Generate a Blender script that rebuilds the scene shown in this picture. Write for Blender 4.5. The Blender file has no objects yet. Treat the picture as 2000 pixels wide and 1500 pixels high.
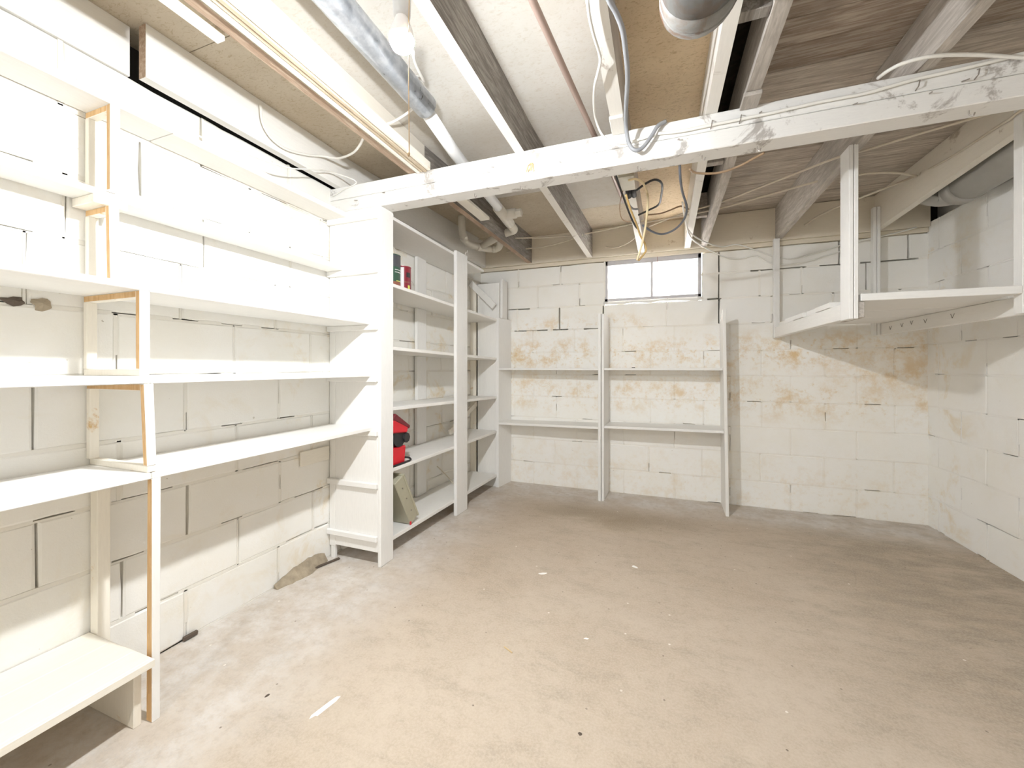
import bpy, bmesh, math, random
from mathutils import Vector, Matrix
random.seed(11)
R = math.radians
scene = bpy.context.scene
col = scene.collection

# ------------------------------------------------------------------ camera
cam_data = bpy.data.cameras.new('camera')
cam_data.sensor_width = 36.0
cam_data.lens = 776.0 / 2000.0 * 36.0
cam_data.shift_y = -32.5 / 2000.0
cam_data.clip_start = 0.02
cam = bpy.data.objects.new('camera', cam_data)
cam.location = (0.0, 0.0, 1.07)
cam.rotation_euler = (R(90), 0.0, math.atan2(287.0, 776.0))
col.objects.link(cam)
scene.camera = cam

# ------------------------------------------------------------------ sky seen by the window, exposure
world = bpy.data.worlds.new('sky')
scene.world = world
world.use_nodes = True
wn = world.node_tree.nodes
wn['Background'].inputs[0].default_value = (0.90, 0.95, 1.0, 1)
wn['Background'].inputs[1].default_value = 40.0
vs = scene.view_settings
vs.view_transform = 'Standard'
vs.look = 'None'
vs.gamma = 1.0
vs.use_curve_mapping = False
vs.exposure = 1.3
scene.cycles.diffuse_bounces = 10
scene.cycles.max_bounces = 14
BULB_STRENGTH = 1500.0

# ------------------------------------------------------------------ room sizes
XL, XR, YB, YF = -1.745, 1.708, 3.50, -1.8
ZJ, ZS = 2.078, 2.265            # underside of joists, underside of subfloor
def wallx(y):                  # the left wall leans in a little beyond the bookcase end
    return XL if y < 1.75 else XL + 0.0735 * (y - 1.75)
def bookx(y):                  # front line of the bookcase
    return -1.405 + 0.046 * (y - 1.745)

# ------------------------------------------------------------------ mesh helpers
LOC = {}
def tag(o, label=None, cat=None, group=None, kind=None):
    if label: o['label'] = label
    if cat: o['category'] = cat
    if group: o['group'] = group
    if kind: o['kind'] = kind
    return o
def empty(name, loc, label=None, cat=None, group=None, kind=None):
    o = bpy.data.objects.new(name, None)
    o.empty_display_size = 0.1
    o.location = loc
    LOC[o.name] = Vector(loc)
    col.objects.link(o)
    return tag(o, label, cat, group, kind)
def link(name, me, center, mats, parent=None, smooth=False):
    if not isinstance(mats, (list, tuple)): mats = [mats]
    if len(me.materials) == 0:
        for m in mats: me.materials.append(M[m])
    o = bpy.data.objects.new(name, me)
    c = Vector(center)
    base = LOC[parent.name] if parent else Vector((0, 0, 0))
    o.location = c - base
    if parent: o.parent = parent
    LOC[o.name] = c
    col.objects.link(o)
    if smooth:
        for p in me.polygons: p.use_smooth = True
    return o
def obj(name, verts, faces, mats, parent=None, smooth=False, fmat=None, origin=None):
    vs_ = [Vector(v) for v in verts]
    if origin is None:
        lo = Vector([min(v[i] for v in vs_) for i in range(3)])
        hi = Vector([max(v[i] for v in vs_) for i in range(3)])
        c = (lo + hi) / 2
        c.z = lo.z
    else:
        c = Vector(origin)
    me = bpy.data.meshes.new(name)
    me.from_pydata([tuple(v - c) for v in vs_], [], faces)
    o = link(name, me, c, mats, parent, smooth)
    if fmat:
        for p, k in zip(me.polygons, fmat): p.material_index = k
    return o
def join(*parts):
    V, F = [], []
    for v, f in parts:
        n = len(V)
        V += list(v); F += [tuple(i + n for i in q) for q in f]
    return V, F
def hexa(c8):                  # 4 bottom then 4 top corners, counter-clockwise
    return list(c8), [(3, 2, 1, 0), (4, 5, 6, 7), (0, 1, 5, 4), (1, 2, 6, 5), (2, 3, 7, 6), (3, 0, 4, 7)]
def chamfered(c8, b):          # box from 8 corners with cut edges
    bm = bmesh.new()
    v, f = hexa(c8)
    bv = [bm.verts.new(q) for q in v]
    for q in f: bm.faces.new([bv[i] for i in q])
    bmesh.ops.bevel(bm, geom=list(bm.edges), offset=b, segments=1, affect='EDGES', profile=0.5)
    bm.normal_update()
    bm.verts.index_update()
    V = [tuple(q.co) for q in bm.verts]
    F = [tuple(q.index for q in g.verts) for g in bm.faces]
    bm.free()
    return V, F
def corners(x0, x1, y0, y1, z0, z1):
    return [(x0, y0, z0), (x1, y0, z0), (x1, y1, z0), (x0, y1, z0),
            (x0, y0, z1), (x1, y0, z1), (x1, y1, z1), (x0, y1, z1)]
def box(name, x0, x1, y0, y1, z0, z1, mats, parent=None, b=0.002):
    c = corners(x0, x1, y0, y1, z0, z1)
    V, F = chamfered(c, b) if b else hexa(c)
    return obj(name, V, F, mats, parent)
def slab(name, quad, z0, z1, mats, parent=None, b=0.002):     # quad: 4 (x,y) ccw; z0/z1 numbers or 4 numbers
    z0 = z0 if isinstance(z0, (list, tuple)) else [z0] * 4
    z1 = z1 if isinstance(z1, (list, tuple)) else [z1] * 4
    c = [(q[0], q[1], z) for q, z in zip(quad, z0)] + [(q[0], q[1], z) for q, z in zip(quad, z1)]
    V, F = chamfered(c, b) if b else hexa(c)
    return obj(name, V, F, mats, parent)
def stick(p0, p1, w, h, up=(0, 0, 1)):                        # squared bar between two points
    p0, p1 = Vector(p0), Vector(p1)
    d = (p1 - p0).normalized()
    s = d.cross(Vector(up)).normalized() * (w / 2)
    u = s.cross(d).normalized() * (h / 2)
    return [p0 - s - u, p0 + s - u, p1 + s - u, p1 - s - u, p0 - s + u, p0 + s + u, p1 + s + u, p1 - s + u]
def catmull(pts, n=6):
    P = [Vector(p) for p in pts]
    P = [2 * P[0] - P[1]] + P + [2 * P[-1] - P[-2]]
    out = []
    for i in range(1, len(P) - 2):
        a, b, c, d = P[i - 1:i + 3]
        for k in range(n):
            t = k / n
            out.append(0.5 * ((2 * b) + (c - a) * t + (2 * a - 5 * b + 4 * c - d) * t * t + (3 * b - a - 3 * c + d) * t ** 3))
    out.append(P[-2])
    return out
def tube(pts, r, n=8, smooth_n=0, caps=True):
    P = catmull(pts, smooth_n) if smooth_n else [Vector(p) for p in pts]
    rs = r if isinstance(r, (list, tuple)) else [r] * len(P)
    V, F = [], []
    prev = None
    for i, p in enumerate(P):
        d = (P[min(i + 1, len(P) - 1)] - P[max(i - 1, 0)]).normalized()
        if prev is None:
            a = Vector((0, 0, 1)) if abs(d.z) < 0.9 else Vector((1, 0, 0))
            s = d.cross(a).normalized()
        else:
            s = (prev - d * prev.dot(d)).normalized()
        prev = s
        u = d.cross(s)
        for k in range(n):
            t = 2 * math.pi * k / n
            V.append(tuple(p + (s * math.cos(t) + u * math.sin(t)) * rs[i]))
    for i in range(len(P) - 1):
        for k in range(n):
            a, b = i * n + k, i * n + (k + 1) % n
            F.append((a, b, b + n, a + n))
    if caps:
        F.append(tuple(range(n - 1, -1, -1)))
        F.append(tuple(range((len(P) - 1) * n, len(P) * n)))
    return V, F
def arc(c, a, b, n=6, t0=0.0, t1=90.0):       # c + a*cos + b*sin
    c, a, b = Vector(c), Vector(a), Vector(b)
    return [c + a * math.cos(R(t0 + (t1 - t0) * i / n)) + b * math.sin(R(t0 + (t1 - t0) * i / n)) for i in range(n + 1)]

# ------------------------------------------------------------------ materials
M = {}
class NT:
    def __init__(s, name):
        m = bpy.data.materials.new(name)
        m.use_nodes = True
        s.m, s.t = m, m.node_tree
        s.b = s.t.nodes['Principled BSDF']
        M[name] = m
        g = s.t.nodes.new('ShaderNodeNewGeometry')
        s.pos = g.outputs['Position']
        s.sep = s.n('ShaderNodeSeparateXYZ', {0: s.pos}).outputs
    def n(s, kind, ins=None, **kw):
        d = s.t.nodes.new(kind)
        for k, v in kw.items(): setattr(d, k, v)
        for k, v in (ins or {}).items(): s.put(d.inputs[k], v)
        return d
    def put(s, inp, v):
        if isinstance(v, bpy.types.NodeSocket): s.t.links.new(v, inp)
        else:
            if isinstance(v, (tuple, list)) and len(v) == 3 and inp.type == 'RGBA': v = (*v, 1)
            inp.default_value = v
    def math(s, op, a, b=0.0, clamp=False):
        return s.n('ShaderNodeMath', {0: a, 1: b}, operation=op, use_clamp=clamp).outputs[0]
    def vec(s, scale=(1, 1, 1), off=(0, 0, 0), src=None):
        return s.n('ShaderNodeMapping', {0: src or s.pos, 1: off, 3: scale}).outputs[0]
    def noise(s, scale, detail=4, rough=0.55, vec=None, dist=0.0):
        return s.n('ShaderNodeTexNoise', {'Vector': vec or s.pos, 'Scale': scale, 'Detail': detail, 'Roughness': rough, 'Distortion': dist}).outputs[0]
    def step(s, v, lo, hi, a=0.0, b=1.0):
        return s.n('ShaderNodeMapRange', {0: v, 1: lo, 2: hi, 3: a, 4: b}, interpolation_type='SMOOTHSTEP').outputs[0]
    def bump_at(s, v, c, w):       # smooth hill around c
        d = s.math('ABSOLUTE', s.math('SUBTRACT', v, c))
        return s.step(d, 0.0, w, 1.0, 0.0)
    def mix(s, f, a, b):
        d = s.n('ShaderNodeMix', data_type='RGBA')
        s.put(d.inputs[0], f); s.put(d.inputs[6], a); s.put(d.inputs[7], b)
        return d.outputs[2]
    def rnd(s):
        return s.n('ShaderNodeObjectInfo').outputs['Random']
    def done(s, color, rough=0.6, metal=0.0, bump=None, strength=0.3, dist=0.01, spec=None):
        s.put(s.b.inputs['Base Color'], color)
        s.put(s.b.inputs['Roughness'], rough)
        s.put(s.b.inputs['Metallic'], metal)
        if spec is not None: s.put(s.b.inputs['Specular IOR Level'], spec)
        if bump is not None:
            s.put(s.b.inputs['Normal'], s.n('ShaderNodeBump', {'Strength': strength, 'Distance': dist, 'Height': bump}).outputs[0])
        return s.m

def plain(name, c, rough=0.5, metal=0.0, var=0.06):
    t = NT(name)
    nz = t.noise(25, 3)
    t.done(t.mix(nz, [x * (1 - var) for x in c], [min(1, x * (1 + var)) for x in c]), rough, metal)

def painted_wood(name, c, worn, amount=0.62, grain=(30, 3, 30), rough=0.55):
    t = NT(name)
    g = t.noise(6, 6, 0.6, t.vec(grain))
    w = t.noise(7, 8, 0.7, dist=0.6)
    r = t.rnd()
    base = t.mix(t.step(g, 0.35, 0.75), c, [x * 0.95 for x in c])
    base = t.mix(t.math('MULTIPLY', r, 0.35), base, [c[0] * 0.975, c[1] * 0.955, c[2] * 0.915])
    colr = t.mix(t.step(w, amount, amount + 0.1), base, worn)
    t.done(colr, rough, bump=g, strength=0.12, dist=0.004)
painted_wood('paint_x', (0.82, 0.815, 0.80), (0.60, 0.50, 0.38), 0.72, (3, 30, 30))
painted_wood('paint_y', (0.82, 0.812, 0.79), (0.62, 0.52, 0.38), 0.72, (30, 3, 30))
painted_wood('paint_z', (0.82, 0.815, 0.80), (0.62, 0.50, 0.36), 0.74, (30, 30, 3))
painted_wood('cream_z', (0.83, 0.785, 0.695), (0.62, 0.42, 0.20), 0.60, (30, 30, 3))
painted_wood('cream_y', (0.81, 0.775, 0.695), (0.66, 0.46, 0.24), 0.66, (30, 3, 30))
painted_wood('beam_paint', (0.78, 0.775, 0.76), (0.40, 0.375, 0.35), 0.545, (3, 30, 30))
painted_wood('white_bottom', (0.80, 0.78, 0.74), (0.42, 0.36, 0.30), 0.60, (30, 2, 30))
painted_wood('old_cream', (0.74, 0.68, 0.57), (0.45, 0.36, 0.25), 0.62, (3, 30, 30))
painted_wood('dull_cream', (0.78, 0.735, 0.655), (0.45, 0.38, 0.30), 0.60, (30, 2, 30))  # cream paint, duller than the whites

def raw_wood(name, a, b, scale, amount=(0.35, 0.7), rough=0.75):
    t = NT(name)
    g = t.noise(5, 8, 0.65, t.vec(scale), dist=0.8)
    k = t.noise(2.2, 4, 0.6)
    r = t.rnd()
    c = t.mix(t.step(g, *amount), a, b)
    c = t.mix(t.step(k, 0.5, 0.75, 0, 0.5), c, [x * 0.62 for x in a])
    c = t.mix(t.math('MULTIPLY', r, 0.3), c, [x * 0.75 for x in a])
    t.done(c, rough, bump=g, strength=0.25, dist=0.004)
raw_wood('joist_grey', (0.17, 0.15, 0.135), (0.38, 0.355, 0.315), (14, 1.5, 14))
raw_wood('joist_pale', (0.40, 0.36, 0.32), (0.62, 0.58, 0.53), (14, 1.5, 14))
raw_wood('joist_brown', (0.33, 0.225, 0.155), (0.50, 0.39, 0.295), (14, 1.5, 14))
raw_wood('plank_brown', (0.24, 0.18, 0.135), (0.52, 0.45, 0.37), (1.2, 16, 16))
raw_wood('plank_pale', (0.38, 0.325, 0.27), (0.66, 0.60, 0.52), (1.2, 16, 16))
raw_wood('dark_wood', (0.05, 0.035, 0.025), (0.10, 0.075, 0.055), (4, 4, 4))
raw_wood('bare_pine', (0.62, 0.38, 0.17), (0.78, 0.55, 0.30), (20, 20, 2))
raw_wood('strip_tan', (0.52, 0.42, 0.30), (0.70, 0.61, 0.48), (20, 1.5, 20))

# particle board subfloor
def particle(name, a, b, fleck, k):
    t = NT(name)
    fl = t.noise(38, 6, 0.75, t.vec((1.0, 2.2, 1.0)), dist=1.2)
    cl = t.noise(2.5, 5, 0.6)
    c = t.mix(t.step(cl, 0.3, 0.75), a, b)
    c = t.mix(t.step(fl, 0.50, 0.66, 0, k), c, fleck)
    t.done(c, 0.8, bump=fl, strength=0.15, dist=0.002)
particle('particle_tan', (0.60, 0.54, 0.44), (0.50, 0.43, 0.33), (0.33, 0.25, 0.14), 0.6)
particle('particle_pale', (0.66, 0.64, 0.60), (0.58, 0.54, 0.48), (0.48, 0.41, 0.32), 0.45)
particle('particle_brown', (0.70, 0.57, 0.39), (0.56, 0.44, 0.29), (0.32, 0.22, 0.11), 0.65)

# painted concrete block
def block_mat(name, base, stain_fn, rough=0.75):
    t = NT(name)
    fine = t.noise(160, 5, 0.7)
    cloud = t.noise(3.0, 6, 0.65)
    r = t.rnd()
    pits = t.noise(34, 3, 0.6)
    c = t.mix(t.step(cloud, 0.35, 0.75), base, [base[0] * 0.975, base[1] * 0.96, base[2] * 0.92])
    c = t.mix(t.math('MULTIPLY', r, 0.3), c, [base[0] * 0.97, base[1] * 0.955, base[2] * 0.915])
    c = stain_fn(t, c)
    c = t.mix(t.step(pits, 0.73, 0.77, 0, 0.75), c, (0.36, 0.31, 0.24))
    h = t.math('ADD', t.math('MULTIPLY', fine, 0.5), t.math('MULTIPLY', cloud, 1.2))
    t.done(c, rough, bump=h, strength=0.35, dist=0.006)
def left_stain(t, c):
    x, y, z = t.sep
    n = t.noise(5, 8, 0.7, dist=0.5)
    m = t.math('MULTIPLY', t.step(n, 0.52, 0.72), t.math('ADD', 0.25, t.math('MULTIPLY', t.step(y, 1.2, 1.9), 0.75)))
    return t.mix(t.math('MULTIPLY', m, 0.7), c, (0.66, 0.52, 0.29))
def back_stain(t, c):
    x, y, z = t.sep
    n = t.noise(6.5, 9, 0.74, dist=0.1)
    f = t.noise(24, 6, 0.7, dist=0.1)
    band = t.math('MAXIMUM', t.bump_at(z, 1.18, 0.24), t.math('MULTIPLY', t.bump_at(z, 0.86, 0.30), 0.75))
    band = t.math('MAXIMUM', band, t.math('MULTIPLY', t.bump_at(z, 1.45, 0.14), t.step(x, 0.2, -0.4, 0.0, 0.7)))
    band = t.math('MAXIMUM', band, t.math('MULTIPLY', t.bump_at(z, 0.12, 0.5), 0.35))
    corner = t.math('MULTIPLY', t.step(x, 0.9, 1.45), t.bump_at(z, 1.03, 0.30))
    m = t.math('MULTIPLY', t.step(n, 0.47, 0.68), band)
    m = t.math('MAXIMUM', m, t.math('MULTIPLY', t.step(f, 0.52, 0.70), t.math('MULTIPLY', band, 0.8)))
    m = t.math('MAXIMUM', m, t.math('MULTIPLY', corner, t.step(n, 0.42, 0.62, 0.15, 0.85)))
    return t.mix(t.math('MULTIPLY', m, 0.8, True), c, (0.64, 0.43, 0.16))  # stain colour, saturated further to paint in the orange of shelf shadows
def right_stain(t, c):
    x, y, z = t.sep
    n = t.noise(4, 8, 0.7, dist=0.5)
    m = t.math('MULTIPLY', t.step(n, 0.5, 0.72), t.step(y, 3.0, 3.45, 0.12, 0.7))
    return t.mix(m, c, (0.66, 0.49, 0.22))
block_mat('block_left', (0.82, 0.812, 0.785), left_stain)
block_mat('block_back', (0.885, 0.88, 0.86), back_stain)
block_mat('block_right', (0.885, 0.885, 0.875), right_stain)
def no_stain(t, c): return c
block_mat('mortar_left', (0.77, 0.755, 0.715), left_stain)
block_mat('mortar_back', (0.86, 0.845, 0.81), back_stain)
block_mat('mortar_right', (0.86, 0.855, 0.84), no_stain)
plain('core_dark', (0.04, 0.037, 0.035), 0.9)  # near-black backing, paints in the shade of open joints and gaps

# concrete floor
t = NT('concrete_floor')
x, y, z = t.sep
n1 = t.noise(1.3, 7, 0.62, dist=0.3)
n2 = t.noise(4.0, 9, 0.74, t.vec((1, 2.4, 1), (0, 0, 0)), dist=0.15)
n3 = t.noise(120, 4, 0.7)
c = t.mix(t.step(n1, 0.32, 0.7), (0.525, 0.445, 0.355), (0.44, 0.36, 0.275))
c = t.mix(t.step(n2, 0.48, 0.70, 0, 0.6), c, (0.33, 0.275, 0.21))
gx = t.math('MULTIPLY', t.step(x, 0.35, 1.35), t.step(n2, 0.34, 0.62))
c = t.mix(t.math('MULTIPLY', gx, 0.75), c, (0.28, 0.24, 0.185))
damp = t.math('MULTIPLY', t.math('MULTIPLY', t.bump_at(x, -0.35, 0.75), t.bump_at(y, 2.86, 0.32)), t.step(n1, 0.36, 0.58))
c = t.mix(t.math('MULTIPLY', damp, 0.8), c, (0.29, 0.23, 0.15))
# paint dust along the shelves and walls
over = t.math('MAXIMUM', t.step(x, -0.9, -1.45), t.step(y, 2.98, 3.30, 0, 1.0))
over = t.math('MULTIPLY', over, t.step(t.noise(6, 6, 0.65), 0.66, 0.36, 0.35, 1.0))
c = t.mix(t.math('MULTIPLY', over, 0.7), c, (0.72, 0.715, 0.71))
def specks(scale, off, r0, dens, colr, cc):
    vo = t.n('ShaderNodeTexVoronoi', {'Vector': t.vec((1, 1, 1), off), 'Scale': scale}, voronoi_dimensions='2D')
    pick = t.step(t.n('ShaderNodeSeparateColor', {0: vo.outputs['Color']}).outputs[0], dens, dens + 0.02, 1.0, 0.0)
    return t.mix(t.math('MULTIPLY', t.step(vo.outputs['Distance'], r0, r0 * 0.6, 0, 0.85), pick), cc, colr)
c = specks(9.0, (0, 0, 0), 0.038, 0.16, (0.13, 0.10, 0.075), c)
c = specks(6.0, (3.3, 1.7, 0), 0.032, 0.10, (0.82, 0.79, 0.73), c)
mott = t.noise(22, 6, 0.75)
c = t.mix(t.step(mott, 0.42, 0.72, 0, 0.45), c, (0.35, 0.28, 0.205))
crk = t.n('ShaderNodeTexVoronoi', {'Vector': t.n('ShaderNodeMix', {0: 0.12, 4: t.pos, 5: t.n('ShaderNodeTexNoise', {'Vector': t.pos, 'Scale': 3.0, 'Detail': 5.0}).outputs[1]}, data_type='VECTOR').outputs[1], 'Scale': 0.9}, feature='DISTANCE_TO_EDGE').outputs['Distance']
crk = t.math('MULTIPLY', t.step(crk, 0.003, 0.001, 0, 0.3), t.step(n1, 0.55, 0.62))
c = t.mix(crk, c, (0.25, 0.21, 0.16))
c = t.mix(t.step(n3, 0.40, 0.62, 0, 0.35), c, (0.59, 0.51, 0.42))
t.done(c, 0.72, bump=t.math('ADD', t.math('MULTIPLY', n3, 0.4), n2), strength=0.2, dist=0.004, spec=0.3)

# metals, plastics
t = NT('galvanised')
v = t.n('ShaderNodeTexVoronoi', {'Vector': t.pos, 'Scale': 120.0}).outputs['Color']
n = t.noise(30, 5, 0.6)
t.done(t.mix(t.step(n, 0.35, 0.7), (0.50, 0.54, 0.60), (0.72, 0.75, 0.80)), t.step(n, 0.2, 0.8, 0.25, 0.45), 0.85, bump=n, strength=0.08, dist=0.002)
t = NT('rusty_duct')
n = t.noise(14, 8, 0.7, dist=0.6)
n2 = t.noise(5, 6, 0.6)
yy = t.sep[1]
rust = t.math('MULTIPLY', t.step(n, 0.47, 0.60), t.step(yy, 0.98, 1.10, 0.35, 1.0))
c = t.mix(t.step(n2, 0.3, 0.7), (0.12, 0.12, 0.115), (0.27, 0.265, 0.25))
t.done(t.mix(rust, c, (0.15, 0.06, 0.018)), 0.5, 0.0, bump=n, strength=0.1, dist=0.003)
plain('pvc', (0.70, 0.67, 0.60), 0.4)
plain('pvc_white', (0.78, 0.79, 0.80), 0.35)
plain('grey_pipe', (0.40, 0.39, 0.36), 0.55)
plain('iron_pipe', (0.34, 0.25, 0.21), 0.5, 0.3)
plain('steel_box', (0.42, 0.39, 0.31), 0.45, 0.5)
plain('nail', (0.35, 0.32, 0.29), 0.4, 0.7)
plain('black_rubber', (0.02, 0.02, 0.022), 0.5)
plain('porcelain', (0.62, 0.62, 0.62), 0.35)
plain('string', (0.50, 0.36, 0.22), 0.8)
plain('cable_white', (0.78, 0.77, 0.73), 0.45)
plain('cable_cream', (0.62, 0.56, 0.46), 0.5)
plain('cable_grey', (0.30, 0.31, 0.33), 0.45)
plain('cable_dark', (0.12, 0.13, 0.15), 0.45)
plain('cable_black', (0.03, 0.028, 0.027), 0.5)
plain('cable_yellow', (0.70, 0.58, 0.36), 0.5)
plain('cable_ochre', (0.48, 0.33, 0.13), 0.5)
plain('cable_brown', (0.30, 0.20, 0.12), 0.5)
plain('red_plastic', (0.62, 0.012, 0.025), 0.35)
plain('dark_red', (0.16, 0.012, 0.02), 0.4)
plain('can_red', (0.25, 0.015, 0.03), 0.35)
plain('can_green', (0.035, 0.10, 0.06), 0.4)
plain('can_grey', (0.10, 0.10, 0.11), 0.4, 0.3)
plain('can_brown', (0.28, 0.10, 0.06), 0.5)
plain('can_steel', (0.55, 0.53, 0.50), 0.35, 0.8)
plain('label_white', (0.85, 0.83, 0.83), 0.5)
plain('label_yellow', (0.70, 0.72, 0.12), 0.5)
plain('beige_metal', (0.42, 0.40, 0.30), 0.45)
plain('window_frame', (0.52, 0.51, 0.53), 0.5)
plain('white_paint_drop', (0.88, 0.87, 0.84), 0.5)
plain('debris_dark', (0.10, 0.075, 0.055), 0.8)
plain('rubble', (0.33, 0.275, 0.20), 0.95, 0.0, 0.5)
plain('splinter', (0.60, 0.45, 0.25), 0.8)
t = NT('frosted_pane')
for nd in list(t.t.nodes):
    if nd.type == 'BSDF_PRINCIPLED': t.t.nodes.remove(nd)
out = [nd for nd in t.t.nodes if nd.type == 'OUTPUT_MATERIAL'][0]
n = t.noise(9, 5, 0.6)
tr = t.n('ShaderNodeBsdfTranslucent', {0: t.mix(t.step(n, 0.35, 0.7), (0.95, 0.94, 0.93), (0.80, 0.74, 0.68))})
gl = t.n('ShaderNodeBsdfDiffuse', {0: (0.80, 0.80, 0.80, 1)})
mx = t.n('ShaderNodeMixShader', {0: 0.35, 1: tr.outputs[0], 2: gl.outputs[0]})
t.t.links.new(mx.outputs[0], out.inputs[0])
m = bpy.data.materials.new('bulb_glow')
m.use_nodes = True
b = m.node_tree.nodes['Principled BSDF']
b.inputs['Base Color'].default_value = (0.9, 0.9, 0.9, 1)
b.inputs['Emission Color'].default_value = (0.945, 0.975, 1.0, 1)
b.inputs['Emission Strength'].default_value = BULB_STRENGTH
M['bulb_glow'] = m
m = m.copy(); m.name = 'bulb_glow_strong'
m.node_tree.nodes['Principled BSDF'].inputs['Emission Strength'].default_value = BULB_STRENGTH * 0.5
M['bulb_glow_strong'] = m

# ================================================================== THE ROOM
T = 0.10                       # block depth in front of the backing
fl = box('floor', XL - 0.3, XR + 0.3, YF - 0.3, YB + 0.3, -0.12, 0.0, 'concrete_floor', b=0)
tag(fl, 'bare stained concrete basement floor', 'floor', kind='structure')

BLOCKS = {}
def block_mesh(L, H, mat, soft, var):
    # front face at y = 0, body towards +y; wavy outline, rounded edge
    key = (round(L, 3), round(H, 3), mat, soft, var)
    if key in BLOCKS: return BLOCKS[key]
    rg = random.Random(str(key))
    j = 0.0025 if soft < 0.006 else 0.004
    per = []
    nx = 5 if L > 0.25 else 3
    for i in range(nx): per.append((-L / 2 + L * i / nx, 0))
    for i in range(2): per.append((L / 2, H * i / 2))
    for i in range(nx): per.append((L / 2 - L * i / nx, H))
    for i in range(2): per.append((-L / 2, H - H * i / 2))
    n = len(per)
    V, F = [], []
    cx, cz = 0.0, H / 2
    for k, (x, z) in enumerate(per):                              # outer ring, set back
        x2 = x + rg.uniform(-j, j); z2 = z + rg.uniform(-j, j)
        V.append((x2, soft, z2))
    for k, (x, z) in enumerate(per):                              # front ring
        sx = max(-L / 2 + soft * 1.3, min(L / 2 - soft * 1.3, V[k][0])) + rg.uniform(-j, j) * 0.5
        sz = max(soft * 1.3, min(H - soft * 1.3, V[k][2])) + rg.uniform(-j, j) * 0.5
        V.append((sx, rg.uniform(0, 0.0012), sz))
    for x, z in ((-L / 2, 0), (L / 2, 0), (L / 2, H), (-L / 2, H)): V.append((x, T, z))
    for k in range(n): F.append((k, (k + 1) % n, n + (k + 1) % n, n + k))
    V.append((cx, 0.0, cz)); ci = len(V) - 1
    for k in range(n): F.append((n + k, n + (k + 1) % n, ci))
    b0 = 2 * n
    c = [0, nx, nx + 2, 2 * nx + 2]                               # ring indices of the corners
    for a in range(4):
        i0, i1 = c[a], (c[a + 1] if a < 3 else n)
        ring = [q % n for q in range(i0, i1 + 1)]
        F.append(tuple([b0 + a, b0 + (a + 1) % 4] + ring[::-1]))
    me = bpy.data.meshes.new('concrete_block')
    me.from_pydata(V, [], F)
    me.materials.append(M[mat])
    BLOCKS[key] = me
    return me

def build_wall(wall, rows, place, ang, mat, mmat, G=0.009, soft=0.005, rec=0.003, skip_v=(), skip_h=(), deep=(), crack=0.3):
    """rows: list of (z0, z1, [joint positions s]); place(s) -> (x, y) on the face; ang: rotation of a block."""
    MV, MF = [], []
    rgm = random.Random(len(rows) + int(G * 1e5))
    def mbar(s0, s1, z0, z1, d, hz=False):
        nonlocal MV, MF
        n = max(1, int((s1 - s0) / (0.09 if hz else 0.3) + 0.5))
        for i in range(n):
            a, b2 = s0 + (s1 - s0) * i / n, s0 + (s1 - s0) * (i + 1) / n
            p, q = Vector(place(a)), Vector(place(b2))
            nrm = Vector((math.cos(ang(a) + math.pi / 2), math.sin(ang(a) + math.pi / 2)))
            c = []
            zt = z1 - 0.006 if (hz and rgm.random() < crack) else z1
            for z in (z0, zt):
                for pt, dd in ((p, d), (q, d), (q, T), (p, T)):
                    w = pt + nrm * dd
                    c.append((w.x, w.y, z))
            v, f = hexa(c)
            MV, MF = join((MV, MF), (v, f))
    G0 = G
    for ri, row in enumerate(rows):
        z0, z1, js = row[:3]
        G = row[3] if len(row) > 3 else G0
        for k in range(len(js) - 1):
            a, b2 = js[k], js[k + 1]
            if a is None or b2 is None: continue
            L, H = b2 - a - G, z1 - z0 - G
            if L > 0.03:
                me = block_mesh(L, H, mat, soft, (ri * 3 + k) % 4)
                s = (a + b2) / 2
                x, y = place(s)
                nrm = Vector((math.cos(ang(s) + math.pi / 2), math.sin(ang(s) + math.pi / 2))) * random.uniform(-0.0015, 0.002)
                o = bpy.data.objects.new('concrete_block', me)
                o.location = (x + nrm.x, y + nrm.y, z0 + G / 2)
                o.rotation_euler = (0, 0, ang(s))
                o.parent = wall
                col.objects.link(o)
            if (ri, k) not in skip_v:
                dd = 0.022 if (ri, round(b2, 2)) in deep else rec
                for i in range(3):
                    za, zb2 = z0 + 0.001 + (z1 - z0 - 0.002) * i / 3, z0 + 0.001 + (z1 - z0 - 0.002) * (i + 1) / 3
                    cr = rgm.random() < crack
                    mbar(b2 - G / 2 - 0.002, b2 + G / 2 + (-0.004 if cr else 0.002), za, zb2, dd)
        segs = [(js[0], js[-1])] if None not in js else None
        if segs is None:
            segs, cur = [], []
            for q in js + [None]:
                if q is None:
                    if len(cur) > 1: segs.append((cur[0], cur[-1]))
                    cur = []
                else: cur.append(q)
        for (a, b2) in segs:
            cuts = sorted([h for h in skip_h if h[0] == ri], key=lambda h: h[1])
            p = a
            for _, h0, h1 in cuts:
                if h1 <= a or h0 >= b2: continue
                if h0 > p: mbar(p, h0, z0 - G / 2 - 0.002, z0 + G / 2 + 0.002, rec, True)
                p = h1
            if p < b2: mbar(p, b2, z0 - G / 2 - 0.002, z0 + G / 2 + 0.002, rec, True)
    o = obj('mortar', MV, MF, mmat, wall, origin=(0, 0, 0))
    o.location = (0, 0, 0)
    return o

def span(first, step, lo, hi):
    s = first
    while s - step > lo + 0.05: s -= step
    out = [lo]
    while s < hi - 0.05:
        if s > lo + 0.05: out.append(s)
        s += step
    return out + [hi]

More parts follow.
